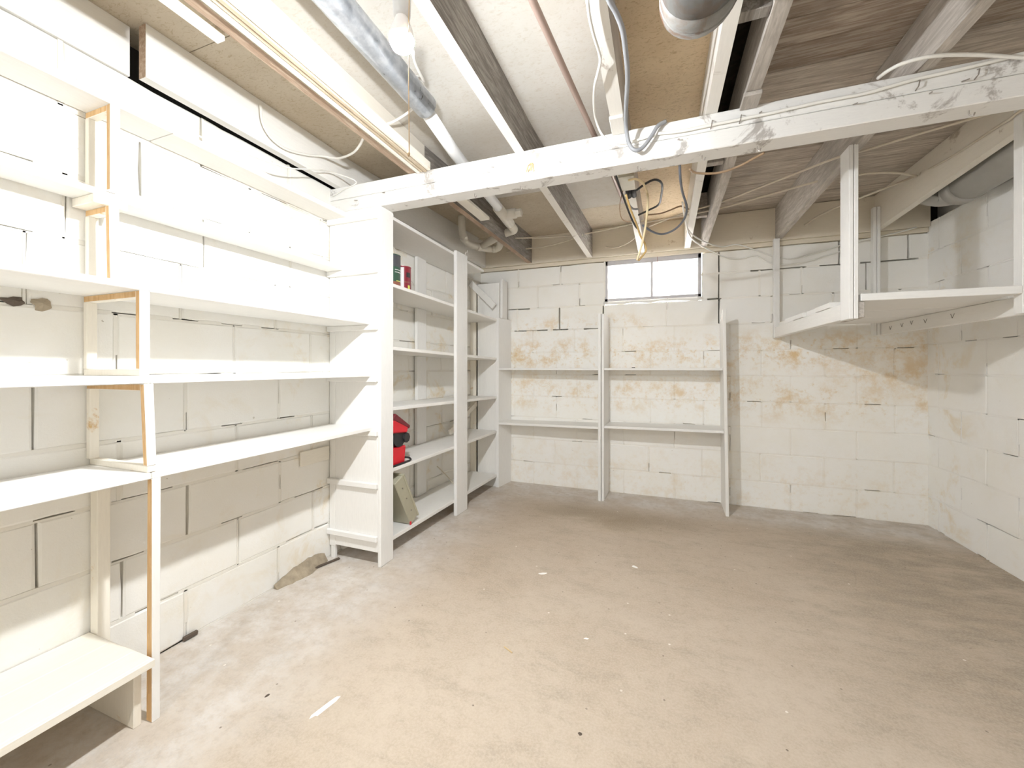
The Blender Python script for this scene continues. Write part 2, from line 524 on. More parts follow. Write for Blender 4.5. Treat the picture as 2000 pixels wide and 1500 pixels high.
# ---- back wall: hollow backing with the window opening, blocks and mortar in front
WX0, WX1, WZ0 = -0.44, 0.318, 1.635
ZT = 1.985
v, f = join(hexa(corners(XL - 0.3, WX0, YB + T, YB + T + 0.08, -0.1, 2.6)), hexa(corners(WX1, XR + 0.3, YB + T, YB + T + 0.08, -0.1, 2.6)),
            hexa(corners(WX0, WX1, YB + T, YB + T + 0.08, -0.1, WZ0)), hexa(corners(WX0, WX1, YB + T, YB + T + 0.08, ZT, 2.6)))
wall_back = tag(obj('wall_back', v, f, 'core_dark', origin=(0, 0, 0)), 'white painted block wall with rust coloured damp stains around the window', 'wall', kind='structure')
zb = [0.0, 0.20, 0.413, 0.613, 0.807, 1.005, 1.203, 1.408, 1.612, 1.812, ZT]
XA = wallx(YB) - 0.02
jA = span(-1.267, 0.40, XA, XR + 0.02)
jB = span(-1.08, 0.40, XA, XR + 0.02)
rows = [(zb[0], zb[1], jB), (zb[1], zb[2], span(-0.883, 0.402, XA, XR + 0.02)), (zb[2], zb[3], jB), (zb[3], zb[4], jA), (zb[4], zb[5], jB), (zb[5], zb[6], jA),
        (zb[6], zb[7], [XA, -1.49, -1.091, -0.707, -0.29, 0.119, 0.52, 0.92, 1.32, XR + 0.02], 0.008),
        (zb[7], zb[8], [XA, -1.24, -0.84, -0.452, 0.058, 0.444, 0.80, 1.18, 1.56, XR + 0.02], 0.011),
        (zb[8], zb[9], [XA, -1.42, -1.04, -0.66, WX0, None, WX1, 0.444, 0.72, 0.989, 1.374, XR + 0.02], 0.010),
        (zb[9], zb[10], [XA, -1.23, -0.83, WX0, None, WX1, 0.444, 0.81, 1.219, 1.606, XR + 0.02], 0.011)]
skip_v = {(7, 2), (7, 4), (8, 6), (9, 5), (8, 9), (9, 7), (9, 8), (7, 1)}
skip_h = [(7, -1.27, -1.15), (7, -1.05, -0.95), (7, -0.90, -0.76), (7, -0.62, -0.48), (8, -1.33, -1.12), (8, 0.36, 0.46),
          (9, 0.66, 1.02), (9, 1.10, 1.30), (9, 1.34, 1.66)]
build_wall(wall_back, rows, lambda s: (s, YB), lambda s: 0.0, 'block_back', 'mortar_back', G=0.006, soft=0.003, rec=0.0015, crack=0.10, skip_v=skip_v, skip_h=skip_h)

# ---- left wall
YS = -0.20                                       # blocks are laid from here, plain render before it
v, f = join(hexa(corners(XL - T - 0.08, XL - T, YF - 0.3, 1.75, -0.1, 2.6)),
            hexa([(XL - T - 0.08, 1.75, -0.1), (XL - T, 1.75, -0.1), (wallx(3.7) - T, 3.7, -0.1), (wallx(3.7) - T - 0.08, 3.7, -0.1),
                  (XL - T - 0.08, 1.75, 2.6), (XL - T, 1.75, 2.6), (wallx(3.7) - T, 3.7, 2.6), (wallx(3.7) - T - 0.08, 3.7, 2.6)]),
            hexa(corners(XL - T, XL, YF - 0.3, YS, -0.1, 2.09)))
wall_left = tag(obj('wall_left', v, f, ['core_dark', 'block_left'], origin=(0, 0, 0), fmat=[0] * 12 + [1] * 6), 'white painted block wall behind the long wall shelves', 'wall', kind='structure')
zl = [0.0, 0.195, 0.403, 0.610, 0.818, 1.040, 1.255, 1.472, 1.680, 1.885, 2.09]
f0 = [0.615, 0.824, 0.622, 0.815, 0.615, 0.806, 0.60, 0.682, 0.876, 0.672]
rows = [(zl[i], zl[i + 1], span(f0[i], 0.4065, YS, YB + 0.01)) for i in range(10)]
LA = math.atan2(1.0, 0.0735)
place_l = lambda s: (wallx(s), s)
ang_l = lambda s: (math.pi / 2 if s < 1.75 else LA)
build_wall(wall_left, rows, place_l, ang_l, 'block_left', 'mortar_left', G=0.008, soft=0.0045, rec=0.002, crack=0.4, deep={(4, 0.61), (4, 0.62), (2, 0.62), (3, 0.82), (2, 1.03), (1, 0.82), (9, 1.08), (8, 0.88), (7, 1.09)},
           skip_h=[(1, 0.86, 0.90), (1, 1.66, 1.74)])

# ---- right wall
YS2 = 2.05
v, f = join(hexa(corners(XR + T, XR + T + 0.08, YF - 0.3, YB + 0.2, -0.1, 2.6)), hexa(corners(XR, XR + T, YF - 0.3, YS2, -0.1, 2.05)))
wall_right = tag(obj('wall_right', v, f, 'block_right', origin=(0, 0, 0)), 'white painted block wall at the end of the hanging shelf', 'wall', kind='structure')
zr = [0.0, 0.20, 0.413, 0.613, 0.807, 1.025, 1.226, 1.42, 1.63, 1.84, 2.05]
f0 = [2.58, 2.78, 2.58, 2.78, 2.58, 2.99, 2.78, 2.98, 2.78, 2.58]
rows = [(zr[i], zr[i + 1], [-q for q in span(f0[i], 0.4065, YS2, YB + 0.02)][::-1]) for i in range(10)]
build_wall(wall_right, rows, lambda s: (XR, -s), lambda s: -math.pi / 2, 'block_right', 'mortar_right', G=0.006, soft=0.003, rec=0.0015, crack=0.15)

# ---- wall behind the viewer and the deck above
wf = box('wall_front', XL - 0.3, XR + 0.3, YF - 0.2, YF, -0.1, 2.6, 'block_right', b=0)
tag(wf, 'white painted block wall opposite the window', 'wall', kind='structure')
ceil = box('ceiling', XL - 0.3, XR + 0.3, YF - 0.3, YB + 0.3, 2.52, 2.6, 'dark_wood', b=0)
tag(ceil, 'underside of the floor above with particle board sheets and old planks', 'ceiling', kind='structure')
def sheet(x0, x1, y0, y1, mt):
    box('subfloor_sheet', x0 + 0.0015, x1 - 0.0015, y0 + 0.0015, y1 - 0.0015, ZS, ZS + 0.018, mt, ceil, b=0)
for x0, x1, ys, mt in ((-1.95, -1.205, (YF, 0.99, 2.3, 3.6), 'particle_tan'), (-1.205, -0.61, (YF, 0.2, 2.6, 3.6), 'particle_pale'),
                       (-0.61, -0.16, (YF, 0.5, 3.0, 3.6), 'particle_pale'), (-0.16, 0.196, (YF, 0.4, 2.4, 3.6), 'particle_brown')):
    for a, b2 in zip(ys[:-1], ys[1:]): sheet(x0, x1, a, b2, mt if a < 1.9 else ('particle_tan' if mt == 'particle_pale' else mt))
yy = YF
k = 0
while yy < 3.58:
    w = (0.138, 0.131, 0.142, 0.135)[k % 4]
    dz = (0, 0.003, 0.001, 0.002, 0.0005)[k % 5]
    box('subfloor_plank', 0.324, XR + 0.2, yy + 0.0012, yy + w - 0.0012, ZS + dz, ZS + 0.02 + dz, 'plank_brown' if yy < 1.75 else 'plank_pale', ceil, b=0.004)
    yy += w
    k += 1

# ---- sill plate and rim board above the back wall
tag(box('trim_1', XA, XR, YB - 0.012, YB + 0.10, ZT, ZT + 0.032, 'old_cream', b=0.003), 'thin sill plate lying on the back block wall', 'trim', kind='structure')
tag(box('trim_2', wallx(YB), XR, YB - 0.03, YB + 0.008, ZT + 0.033, ZS - 0.001, 'old_cream', b=0.002), 'cream rim board closing the joist bays above the back wall', 'trim', kind='structure')

# ---- window
win = empty('window_1', ((WX0 + WX1) / 2, YB + 0.01, WZ0), 'small two pane basement window with frosted glass and grey frame', 'window', kind='structure')
f = 0.026
y0, y1 = YB + 0.002, YB + 0.035
box('window_frame', WX0, WX0 + f, y0, y1, WZ0, ZT, 'window_frame', win)
box('window_frame', WX1 - f, WX1, y0, y1, WZ0, ZT, 'window_frame', win)
box('window_frame', WX0, WX1, y0, y1, ZT - 0.04, ZT - 0.001, 'window_frame', win)
box('window_frame', WX0, WX1, y0, y1, WZ0, WZ0 + f, 'window_frame', win)
xm = -0.056
box('mullion', xm - 0.009, xm + 0.009, y0 + 0.003, y1, WZ0 + f, ZT - 0.04, 'window_frame', win)
box('window_pane', WX0 + f - 0.004, xm - 0.004, y0 + 0.014, y0 + 0.018, WZ0 + f - 0.004, ZT - 0.036, 'frosted_pane', win, b=0)
box('window_pane', xm + 0.004, WX1 - f + 0.004, y0 + 0.014, y0 + 0.018, WZ0 + f - 0.004, ZT - 0.036, 'frosted_pane', win, b=0)
v, f_ = tube([(-0.012, YB - 0.004, 1.99), (-0.012, YB - 0.012, 1.95), (-0.014, YB - 0.01, 1.91)], 0.0016, 5, 3)
obj('pull_wire', v, f_, 'can_brown', win)
# lumpy mortar sill below the window
V, F = [], []
nn = 16
for i in range(nn + 1):
    x = WX0 - 0.01 + (WX1 - WX0 + 0.02) * i / nn
    d = 0.012 + random.uniform(-0.003, 0.005)
    h = 0.022 + random.uniform(-0.006, 0.009)
    V += [(x, YB + 0.03, WZ0 - h), (x, YB - d * 0.6, WZ0 - h), (x, YB - d, WZ0 - h * 0.5), (x, YB - d * 0.5, WZ0 + 0.001), (x, YB + 0.03, WZ0 + 0.001)]
for i in range(nn):
    for k in range(5):
        a, b2 = i * 5 + k, i * 5 + (k + 1) % 5
        F.append((a, a + 5, b2 + 5, b2))
F += [(0, 1, 2, 3, 4), tuple(nn * 5 + q for q in (4, 3, 2, 1, 0))]
obj('window_sill', V, F, 'mortar_right', win, smooth=True)

# ================================================================== JOISTS, BEAM
BY0, BY1, BZ0, BZ1 = 1.75, 1.845, 1.935, 2.077
ZE = 2.024                      # joist underside at the back wall
def joist(label, x0, x1, mats, xe=None, y0=YF, y1=YB - 0.031, z0=ZJ, ze=ZE, z1=ZS - 0.001, name='ceiling_joist', cat='joist', endmat=None):
    """bar along y, straight to the beam and a little askew and sagging behind it; second material is the underside"""
    xe = xe or (x0, x1)
    st = [(y0, x0, x1, z0), (1.843, x0, x1, z0), (y1, xe[0], xe[1], ze)] if y1 > 2 else [(y0, x0, x1, z0), (y1, x0, x1, z0)]
    V, F, K = [], [], []
    for y, a, b2, z in st: V += [(a, y, z), (b2, y, z), (b2, y, z1), (a, y, z1)]
    for i in range(len(st) - 1):
        o4 = i * 4
        for k in range(4):
            k2 = (k + 1) % 4
            F.append((o4 + k, o4 + 4 + k, o4 + 4 + k2, o4 + k2)[::-1]); K.append(1 if k == 0 else (3 if (i == 1 and len(mats) > 3) else 0))
    F.append((0, 1, 2, 3)); K.append(2 if len(mats) > 2 else 0)
    n = len(V) - 4
    F.append((n + 3, n + 2, n + 1, n)); K.append(0)
    o = obj(name, V, F, mats, fmat=K)
    bm = bmesh.new(); bm.from_mesh(o.data); bmesh.ops.recalc_face_normals(bm, faces=bm.faces); bm.to_mesh(o.data); bm.free()
    return tag(o, label, cat, 'ceiling joists')
joist('white painted joist against the left wall with a brown end grain', -1.708, -1.670, ['paint_y', 'paint_y', 'joist_brown'], xe=(-1.590, -1.552), y0=0.852)
o = joist('white painted board flush with the left wall before the dark gap', -1.790, -1.741, ['paint_y', 'paint_y', 'joist_brown'], y0=YF, y1=0.842, z0=2.0905, name='rim_board', cat='board')
o['group'] = 'loose boards at the ceiling'
joist('brown joist carrying the bundle of thin wood strips', -1.224, -1.184, ['dull_cream', 'joist_brown', 'joist_brown', 'joist_grey'], xe=(-1.130, -1.090))
joist('grey weathered joist with a white underside next to the light bulb', -0.634, -0.590, ['joist_grey', 'white_bottom'], xe=(-0.585, -0.541))
joist('narrow pale joist with loose cables above the junction box', -0.185, -0.134, ['joist_pale', 'white_bottom'], xe=(-0.160, -0.110))
joist('white edged joist of the pair beside the rusty duct', 0.175, 0.217, ['white_bottom', 'white_bottom'], xe=(0.192, 0.234))
joist('rough grey joist of the pair on the plank ceiling side', 0.300, 0.346, ['joist_pale', 'joist_pale'], xe=(0.312, 0.354))
joist('grey brown joist with wavy grain under the plank ceiling', 0.828, 0.868, ['joist_pale', 'joist_pale'], xe=(0.816, 0.856))
joist('cream joist beside the large grey waste pipe', 1.408, 1.448, ['dull_cream', 'dull_cream'])
# short board nailed beside the brown joist, ends in the open
o = joist('short white board nailed beside the brown joist', -1.282, -1.250, ['dull_cream', 'paint_y'], y0=YF, y1=0.838, z0=ZJ - 0.006, z1=2.15, name='nailed_board', cat='board')
o['group'] = 'loose boards at the ceiling'
# blocking between the paired joists
for k, (y, lab) in enumerate(((1.30, 'wood block between the paired joists before the beam'), (2.20, 'pale wood block between the paired joists just behind the beam'), (2.95, 'wood block between the paired joists near the window wall'))):
    o = box('blocking', 0.218 + 0.006 * k, 0.299 + 0.003 * k, y, y + 0.04, ZJ + 0.01, ZS - 0.02, 'joist_pale' if k else 'joist_grey', b=0.002)
    tag(o, lab, 'wood block', 'blocks between joists')
# strip bundle on the near side of the beam
for k, lab in enumerate(('cream wood strip touching the brown joist in the strip bundle', 'tan wood strip second from the brown joist in the bundle', 'tan wood strip third from the brown joist in the bundle', 'cream wood strip on the outer side of the bundle')):
    x = -1.166 + k * 0.0205
    o = box('wood_strip', x, x + 0.0165, YF + 0.05, BY0 - 0.002, ZJ - 0.012 + 0.004 * (k % 2), ZJ + 0.034, 'strip_tan' if k in (1, 2) else 'cream_y', b=0.0015)
    tag(o, lab, 'wood strip', 'bundle of thin strips')
o = box('nailed_board', -1.128, -1.062, BY1 + 0.002, 2.44, ZJ - 0.022, ZJ - 0.002, 'cream_y')
tag(o, 'short cream board end sticking out behind the beam', 'board', 'loose boards at the ceiling')
# splintered plate on the beam under the rough joist
o = box('splintered_block', 0.292, 0.352, 1.66, 1.7485, ZJ - 0.016, ZJ - 0.001, 'joist_pale', b=0.002)
tag(o, 'splintered grey block under the rough joist above the beam', 'wood block')
o = box('joist_shim', -0.188, -0.134, 1.63, 1.749, ZJ - 0.014, ZJ - 0.001, 'white_bottom')
tag(o, 'white packing piece under the narrow joist at the beam', 'wood block')

beam = empty('support_beam', ((XL + XR) / 2, (BY0 + BY1) / 2, BZ0), 'long white painted timber beam crossing the room under the joists', 'beam')
box('beam_timber', XL - 0.02, XR + 0.01, BY0, BY1, BZ0, 2.007, 'beam_paint', beam, b=0.003)
box('beam_timber', XL - 0.02, XR + 0.01, BY0 + 0.002, BY1, 2.0095, BZ1, 'beam_paint', beam, b=0.003)
for (x, dz, sl) in ((-1.37, 2.005, 0.2), (-0.74, 2.03, -.3), (-0.42, 1.998, .4), (0.36, 2.045, .2), (0.07, 2.0, .5), (0.86, 2.0, -.5), (0.94, 2.02, .6), (0.65, 2.01, .3), (1.10, 2.03, .4), (-1.55, 1.99, -.3)):
    v, f_ = tube([(x, BY0 + 0.01, dz), (x + 0.012 * sl, BY0 - 0.022, dz - 0.012)], 0.0022, 5)
    obj('nail', v, f_, 'nail', beam)
for x in (-0.86, -0.62, 0.165, 0.36, 0.98, -0.085):
    v, f_ = tube([(x, 1.79, BZ0 + 0.01), (x, 1.79, BZ0 - 0.012), (x + 0.008, 1.785, BZ0 - 0.022), (x + 0.012, 1.785, BZ0 - 0.012)], 0.0022, 5, 3)
    obj('hook', v, f_, 'nail', beam)
for x in (0.20, 0.30, 0.83, 0.98):
    v, f_ = tube([(x, BY0 + 0.004, 2.048), (x - 0.003, BY0 - 0.013, 2.040), (x - 0.006, BY0 - 0.013, 2.022), (x - 0.008, BY0 + 0.004, 2.015)], 0.002, 5)
    obj('staple', v, f_, 'nail', beam)
# cobweb tuft hanging from a knot
v, f_ = join(*[tube([(-0.555 + random.uniform(-.012, .012), 1.748, 2.012), (-0.555 + random.uniform(-.02, .02), 1.742, 1.995), (-0.555 + random.uniform(-.02, .02), 1.744, 1.965 + random.uniform(0, .015))], 0.0016, 4, 2) for _ in range(9)])
obj('cobweb_tuft', v, f_, 'splinter', beam)

# ================================================================== PIPES AND DUCTS
pv = empty('drain_pipe', (-0.95, 2.4, 2.10), 'white plastic drain pipe with a silver sleeve, capped tee and trap', 'pipe')
v, f_ = tube([(-0.905, YF + 0.05, 2.165), (-0.908, 0.9, 2.165), (-0.918, 1.44, 2.165)], 0.048, 20)
obj('metal_sleeve', v, f_, 'galvanised', pv, smooth=True)
v, f_ = tube([(-0.918, 1.37, 2.165), (-0.962, 1.75, 2.150), (-0.985, 2.10, 2.142), (-1.000, 2.40, 2.138), (-1.010, 2.50, 2.136)], 0.030, 16)
obj('plastic_pipe', v, f_, 'pvc_white', pv, smooth=True)
v, f_ = tube([(-1.008, 2.45, 2.137), (-1.030, 2.74, 2.130)], 0.036, 16)
tee = obj('pipe_tee', v, f_, 'pvc', pv, smooth=True)
v, f_ = tube([(-1.015, 2.58, 2.134), (-0.925, 2.58, 2.134)], 0.034, 16)
obj('tee_branch', v, f_, 'pvc', tee, smooth=True)
v, f_ = tube([(-0.93, 2.58, 2.134), (-0.885, 2.58, 2.134)], 0.027, 6)
obj('cleanout_plug', v, f_, 'pvc', tee)
v, f_ = tube([(-1.029, 2.72, 2.131)] + arc((-1.080, 2.83, 2.122), (0.046, 0, 0), (0, 0.05, 0), 5, 0, 90) + [(-1.19, 2.93, 2.115), (-1.42, 3.08, 2.10)], 0.030, 16)
obj('plastic_pipe', v, f_, 'pvc', pv, smooth=True)
v, f_ = tube([(-1.452, 2.79, 2.262), (-1.456, 2.80, 2.20), (-1.466, 2.83, 2.13), (-1.475, 2.89, 2.10), (-1.465, 2.98, 2.092), (-1.43, 3.06, 2.09), (-1.37, 3.13, 2.087), (-1.30, 3.15, 2.09), (-1.262, 3.12, 2.11), (-1.252, 3.08, 2.14)], 0.029, 16, 5)
obj('pipe_trap', v, f_, 'pvc', pv, smooth=True)
for p, d in (((-1.468, 2.84, 2.122), (-1.474, 2.875, 2.106)), ((-1.44, 3.045, 2.0905), (-1.42, 3.075, 2.0895)), ((-1.34, 3.145, 2.088), (-1.31, 3.15, 2.0895))):
    v, f_ = tube([p, d], 0.0325, 16)
    obj('pipe_collar', v, f_, 'pvc', pv, smooth=True)

v, f_ = tube([(-0.36, YF + 0.05, 2.113), (-0.337, 1.08, 2.113), (-0.273, 1.80, 2.113), (-0.25, 2.0, 2.113), (-0.21, 2.6, 2.12)], 0.0115, 12)
tag(obj('iron_pipe', v, f_, 'iron_pipe', smooth=True), 'thin brown iron pipe running over the beam beside the grey joist', 'pipe')

gp = empty('waste_pipe', (1.58, 2.5, 1.96), 'large grey waste pipe between the cream joist and right wall', 'pipe')
v, f_ = tube([(1.575, YF + 0.05, 2.171), (1.575, 1.80, 2.171)] + catmull([(1.575, 1.90, 2.170), (1.575, 1.98, 2.152), (1.575, 2.07, 2.112), (1.575, 2.16, 2.088), (1.575, 2.26, 2.082)], 3) + [(1.575, 2.95, 2.065)], 0.088, 24)   # rises to clear the beam
obj('pipe_run', v, f_, 'grey_pipe', gp, smooth=True)
v, f_ = tube([(1.575, 2.88, 2.066)] + arc((1.53, 2.98, 2.09), (0.045, 0, -0.015), (0, 0.06, 0), 6, 0, 90) + [(1.53, 3.12, 2.13)], 0.075, 24)
obj('pipe_elbow', v, f_, 'grey_pipe', gp, smooth=True)
v, f_ = tube([(1.575, 2.87, 2.067), (1.575, 2.93, 2.066)], 0.0925, 24)
obj('pipe_collar', v, f_, 'grey_pipe', gp, smooth=True)

du = empty('vent_duct', (0.08, 0.9, 1.84), 'rusty painted round vent duct ending in an elbow between joists', 'duct')
DX, DR, DZ, DY = 0.088, 0.086, 1.930, 0.966
v, f_ = tube([(DX, YF + 0.05, DZ), (DX, DY + 0.01, DZ)], DR - 0.002, 28)
obj('duct_run', v, f_, 'rusty_duct', du, smooth=True)
bend = arc((DX, DY, DZ + 0.11), (0, 0, -0.11), (0, 0.11, 0), 6, 0, 90)
v, f_ = tube(bend + [(DX, DY + 0.11, ZS + 0.005)], DR, 28)
obj('duct_elbow', v, f_, 'rusty_duct', du, smooth=True)
for i in (1, 3, 5):
    a, b2 = bend[i], bend[i] + (bend[i + 1] - bend[i]).normalized() * 0.006
    v, f_ = tube([a, b2], DR + 0.002, 28)
    obj('duct_seam', v, f_, 'rusty_duct', du, smooth=True)

# ================================================================== LAMP
def lathe(profile, cx, cy, n=24):
    V, F = [], []
    for r, z in profile:
        for k in range(n):
            t = 2 * math.pi * k / n
            V.append((cx + r * math.cos(t), cy + r * math.sin(t), z))
    for i in range(len(profile) - 1):
        for k in range(n):
            a, b2 = i * n + k, i * n + (k + 1) % n
            F.append((a, b2, b2 + n, a + n))
    F.append(tuple(range(n - 1, -1, -1)))
    F.append(tuple(range((len(profile) - 1) * n, len(profile) * n)))
    return V, F
def bare_bulb(label, BX, BYY, BZ, glow, string):
    lp = empty('bare_bulb', (BX, BYY, BZ - 0.034), label, 'lamp')
    v, f_ = lathe([(0.001, BZ - 0.034), (0.012, BZ - 0.032), (0.023, BZ - 0.024), (0.029, BZ - 0.012), (0.0308, BZ - 0.003)], BX, BYY)
    obj('bulb', v, f_, glow, lp, smooth=True)
    v, f_ = lathe([(0.0308, BZ - 0.003), (0.030, BZ + 0.006), (0.027, BZ + 0.020), (0.021, BZ + 0.036), (0.016, BZ + 0.048), (0.014, BZ + 0.058)], BX, BYY)
    obj('bulb_housing', v, f_, 'label_white', lp, smooth=True)
    v, f_ = lathe([(0.0165, BZ + 0.050), (0.021, BZ + 0.055), (0.0225, BZ + 0.09), (0.023, BZ + 0.14), (0.036, BZ + 0.152), (0.046, BZ + 0.172), (0.046, ZJ - 0.0005)], BX, BYY)
    obj('socket', v, f_, 'porcelain', lp, smooth=True)
    if string:
        SX, SY = BX + 0.034, BYY - 0.020
        v, f_ = tube([(BX + 0.022, BYY - 0.006, BZ + 0.095), (BX + 0.032, BYY - 0.014, BZ + 0.085), (SX, SY, BZ + 0.02), (SX, SY, 1.75), (SX + 0.001, SY + 0.001, 1.588)], 0.0014, 5)
        obj('pull_string', v, f_, 'string', lp)
        v, f_ = lathe([(0.001, 1.578), (0.003, 1.580), (0.0035, 1.586), (0.002, 1.594)], SX, SY, 8)
        obj('string_knot', v, f_, 'string', lp)
bare_bulb('lit bare light bulb in a porcelain socket with a pull string', -0.600, 0.832, 1.888, 'bulb_glow', True)
bare_bulb('second lit bare bulb on the same joist near the front wall', -0.600, -1.15, 1.888, 'bulb_glow_strong', False)

# ================================================================== JUNCTION BOX
jb = empty('junction_box', (-0.150, 2.12, 2.01), 'open metal junction box with tangled wires behind the beam', 'junction box')
V, F = join(hexa(corners(-0.190, -0.116, 2.035, 2.20, 2.012, 2.016)), hexa(corners(-0.190, -0.186, 2.035, 2.20, 2.016, 2.066)),
            hexa(corners(-0.120, -0.116, 2.035, 2.20, 2.016, 2.066)), hexa(corners(-0.186, -0.120, 2.035, 2.039, 2.016, 2.066)))
obj('box_shell', V, F, 'steel_box', jb)
for p, q in (((-0.160, 2.20, 2.04), (-0.154, 2.28, 2.01)), ((-0.136, 2.20, 2.045), (-0.128, 2.30, 2.02))):
    v, f_ = tube([p, q], 0.014, 12)
    obj('cable_clamp', v, f_, 'black_rubber', jb, smooth=True)
v, f_ = tube([(-0.165, 2.24, 2.02), (-0.16, 2.32, 1.99), (-0.14, 2.38, 1.98), (-0.115, 2.42, 1.99)], 0.006, 8, 5)
obj('lead_wire', v, f_, 'cable_grey', jb, smooth=True)
v, f_ = tube([(-0.178, 2.19, 2.02), (-0.20, 2.23, 1.95), (-0.195, 2.28, 1.90), (-0.165, 2.31, 1.885), (-0.135, 2.31, 1.89)], 0.0025, 6, 5)
obj('lead_wire', v, f_, 'cable_brown', jb, smooth=True)
v, f_ = tube([(-0.215, 1.90, 2.055), (-0.190, 2.10, 2.0), (-0.15, 2.22, 1.90), (-0.125, 2.27, 1.85), (-0.11, 2.28, 1.83)], 0.005, 6, 5)
obj('lead_wire', v, f_, 'cable_black', jb, smooth=True)

# ================================================================== LEFT WALL SHELVES
ws = empty('wall_shelving', (-1.60, 0.75, 0.0), 'long white wall shelves on small wooden ladder frames along the left wall', 'shelves')
W = XL + 0.004
def two_boards(xf, z0, z1, split=0.748):
    box('shelf', W, xf, -0.6, split - 0.001, z0, z1, 'paint_y', ws, b=0.0025)
    box('shelf', W, xf - 0.003, split + 0.001, 1.7415, z0 - 0.001, z1 - 0.001, 'paint_y', ws, b=0.0025)
two_boards(-1.603, 1.8935, 1.920, 0.90)
two_boards(-1.623, 1.6045, 1.624, 0.765)
two_boards(-1.443, 1.2995, 1.320)
two_boards(-1.438, 1.0205, 1.044)
two_boards(-1.436, 0.7325, 0.753)
def bare_side(o, m_='bare_pine'):
    o.data.materials.append(M[m_])
    k = len(o.data.materials) - 1
    for p in o.data.polygons:
        if p.normal.y < -0.9: p.material_index = k
    return o
def ladder_frame(y0, y1, xb, xf, z0, z1, top=True, bottom=False, lean=0.0, t=0.020):
    fr = empty('support_frame', ((xb + xf) / 2, (y0 + y1) / 2, z0))
    LOC[fr.name] = Vector(((xb + xf) / 2, (y0 + y1) / 2, z0))
    fr.parent = ws
    fr.location = LOC[fr.name] - LOC[ws.name]
    zb_, zt_ = z0 + (t if bottom else 0), z1 - (t if top else 0)
    c = [(xf - t, y0 + lean, zb_), (xf, y0 + lean, zb_), (xf, y1 + lean, zb_), (xf - t, y1 + lean, zb_), (xf - t, y0, z1), (xf, y0, z1), (xf, y1, z1), (xf - t, y1, z1)]
    v, f_ = chamfered(c, 0.0015); bare_side(obj('stile', v, f_, 'paint_z', fr))
    box('stile', xb, xb + t, y0, y1, zb_, zt_, 'cream_z', fr, b=0.0015)
    if top: bare_side(box('rail', xb, xf - t - 0.001, y0 + 0.001, y1 - 0.001, z1 - t, z1, 'cream_z', fr, b=0.0015))
    if bottom: box('rail', xb, xf - 0.001, y0 + lean + 0.001, y1 + lean - 0.001, z0, z0 + t - 0.0005, 'cream_z', fr, b=0.0015)
ladder_frame(0.726, 0.751, W, -1.602, 1.6245, 1.8930)
box('bracket', W, -1.619, 0.695, 0.778, 1.577, 1.604, 'cream_z', ws)
ladder_frame(0.726, 0.751, W, -1.602 - 0.006, 1.3205, 1.5765, lean=0.004)
ladder_frame(0.722, 0.748, W, -1.444, 1.0445, 1.2990, bottom=True)
ladder_frame(0.729, 0.753, W, -1.437, 0.7535, 1.0200, bottom=True, lean=0.008)
c = [(-1.458, 0.745, 0.0), (-1.430, 0.745, 0.0), (-1.430, 0.766, 0.0), (-1.458, 0.766, 0.0), (-1.460, 0.749, 0.732), (-1.437, 0.749, 0.732), (-1.437, 0.772, 0.732), (-1.460, 0.772, 0.732)]
v, f_ = chamfered(c, 0.0015)
bare_side(obj('floor_post', v, f_, 'paint_z', ws))
box('floor_post', W, W + 0.040, 0.7385, 0.772, 0.0, 0.732, 'cream_z', ws)

# low plank bench in the corner below
bn = empty('plank_bench', (-1.57, 0.3, 0.0), 'low cream plank bench under the wall shelves', 'bench')
for a, b2 in ((W, -1.615), (-1.614, -1.497), (-1.496, -1.412)):
    box('bench_plank', a, b2, -0.7, 0.7365, 0.188, 0.208, 'cream_y', bn, b=0.0015)
box('bench_plank', -1.411, -1.398, -0.7, 0.7365, 0.186, 0.208, 'cream_y', bn, b=0.0015)
box('leg_board', W, -1.456, 0.713, 0.7325, 0.0, 0.1875, 'cream_z', bn, b=0.0015)
box('leg_board', W, -1.456, -0.60, -0.58, 0.0, 0.1875, 'cream_z', bn, b=0.0015)

# ================================================================== BOOKCASE
bc = empty('bookcase', (-1.56, 2.5, 0.0), 'tall white open bookcase with cleated side panel and wide front posts', 'bookcase')
YP = 1.7435
box('side_panel', -1.699, -1.412, YP, YP + 0.018, 0.078, 1.9335, 'paint_z', bc)
box('panel_stile', -1.742, -1.700, YP, YP + 0.020, 0.070, 1.9335, 'paint_z', bc)
box('small_leg', -1.734, -1.706, YP + 0.003, YP + 0.022, 0.0, 0.0695, 'paint_z', bc)
for z in (1.893, 1.604, 1.2985, 1.0195, 0.7315, 0.450, 0.168):
    box('cleat', -1.744, -1.405, YP - 0.021, YP - 0.0005, z - 0.029, z, 'paint_x', bc, b=0.003)
box('front_post', -1.4115, -1.391, YP - 0.001, 1.853, 0.0, 1.934, 'paint_z', bc, b=0.004)
c = [(bookx(2.54) - 0.019, 2.537, 0), (bookx(2.54) + 0.006, 2.537, 0), (bookx(2.70) + 0.006, 2.697, 0), (bookx(2.70) - 0.019, 2.697, 0)]
slab('front_post', [q[:2] for q in c], 0.0, 1.913, 'paint_z', bc, b=0.004)
YE = 3.295
def bshelf(zn, zf, y1=YE, t=0.020):
    y0 = YP + 0.0185
    ye = min(y1, 3.2745)                                         # front corner stops against the corner upright
    q = [(wallx(y0) + 0.004, y0), (bookx(y0) - 0.0115, y0), (bookx(ye) - 0.020, ye), (wallx(y1) + 0.004, y1)]
    zs = [zn, zn, zf, zf]
    return slab('shelf', q, [z - t for z in zs], zs, 'paint_y', bc, b=0.002)
bshelf(1.930, 1.882, 3.02)
bshelf(1.549, 1.500)
bshelf(1.190, 1.156)
bshelf(0.847, 0.812)
bshelf(0.498, 0.506)
bshelf(0.115, 0.120, t=0.024)
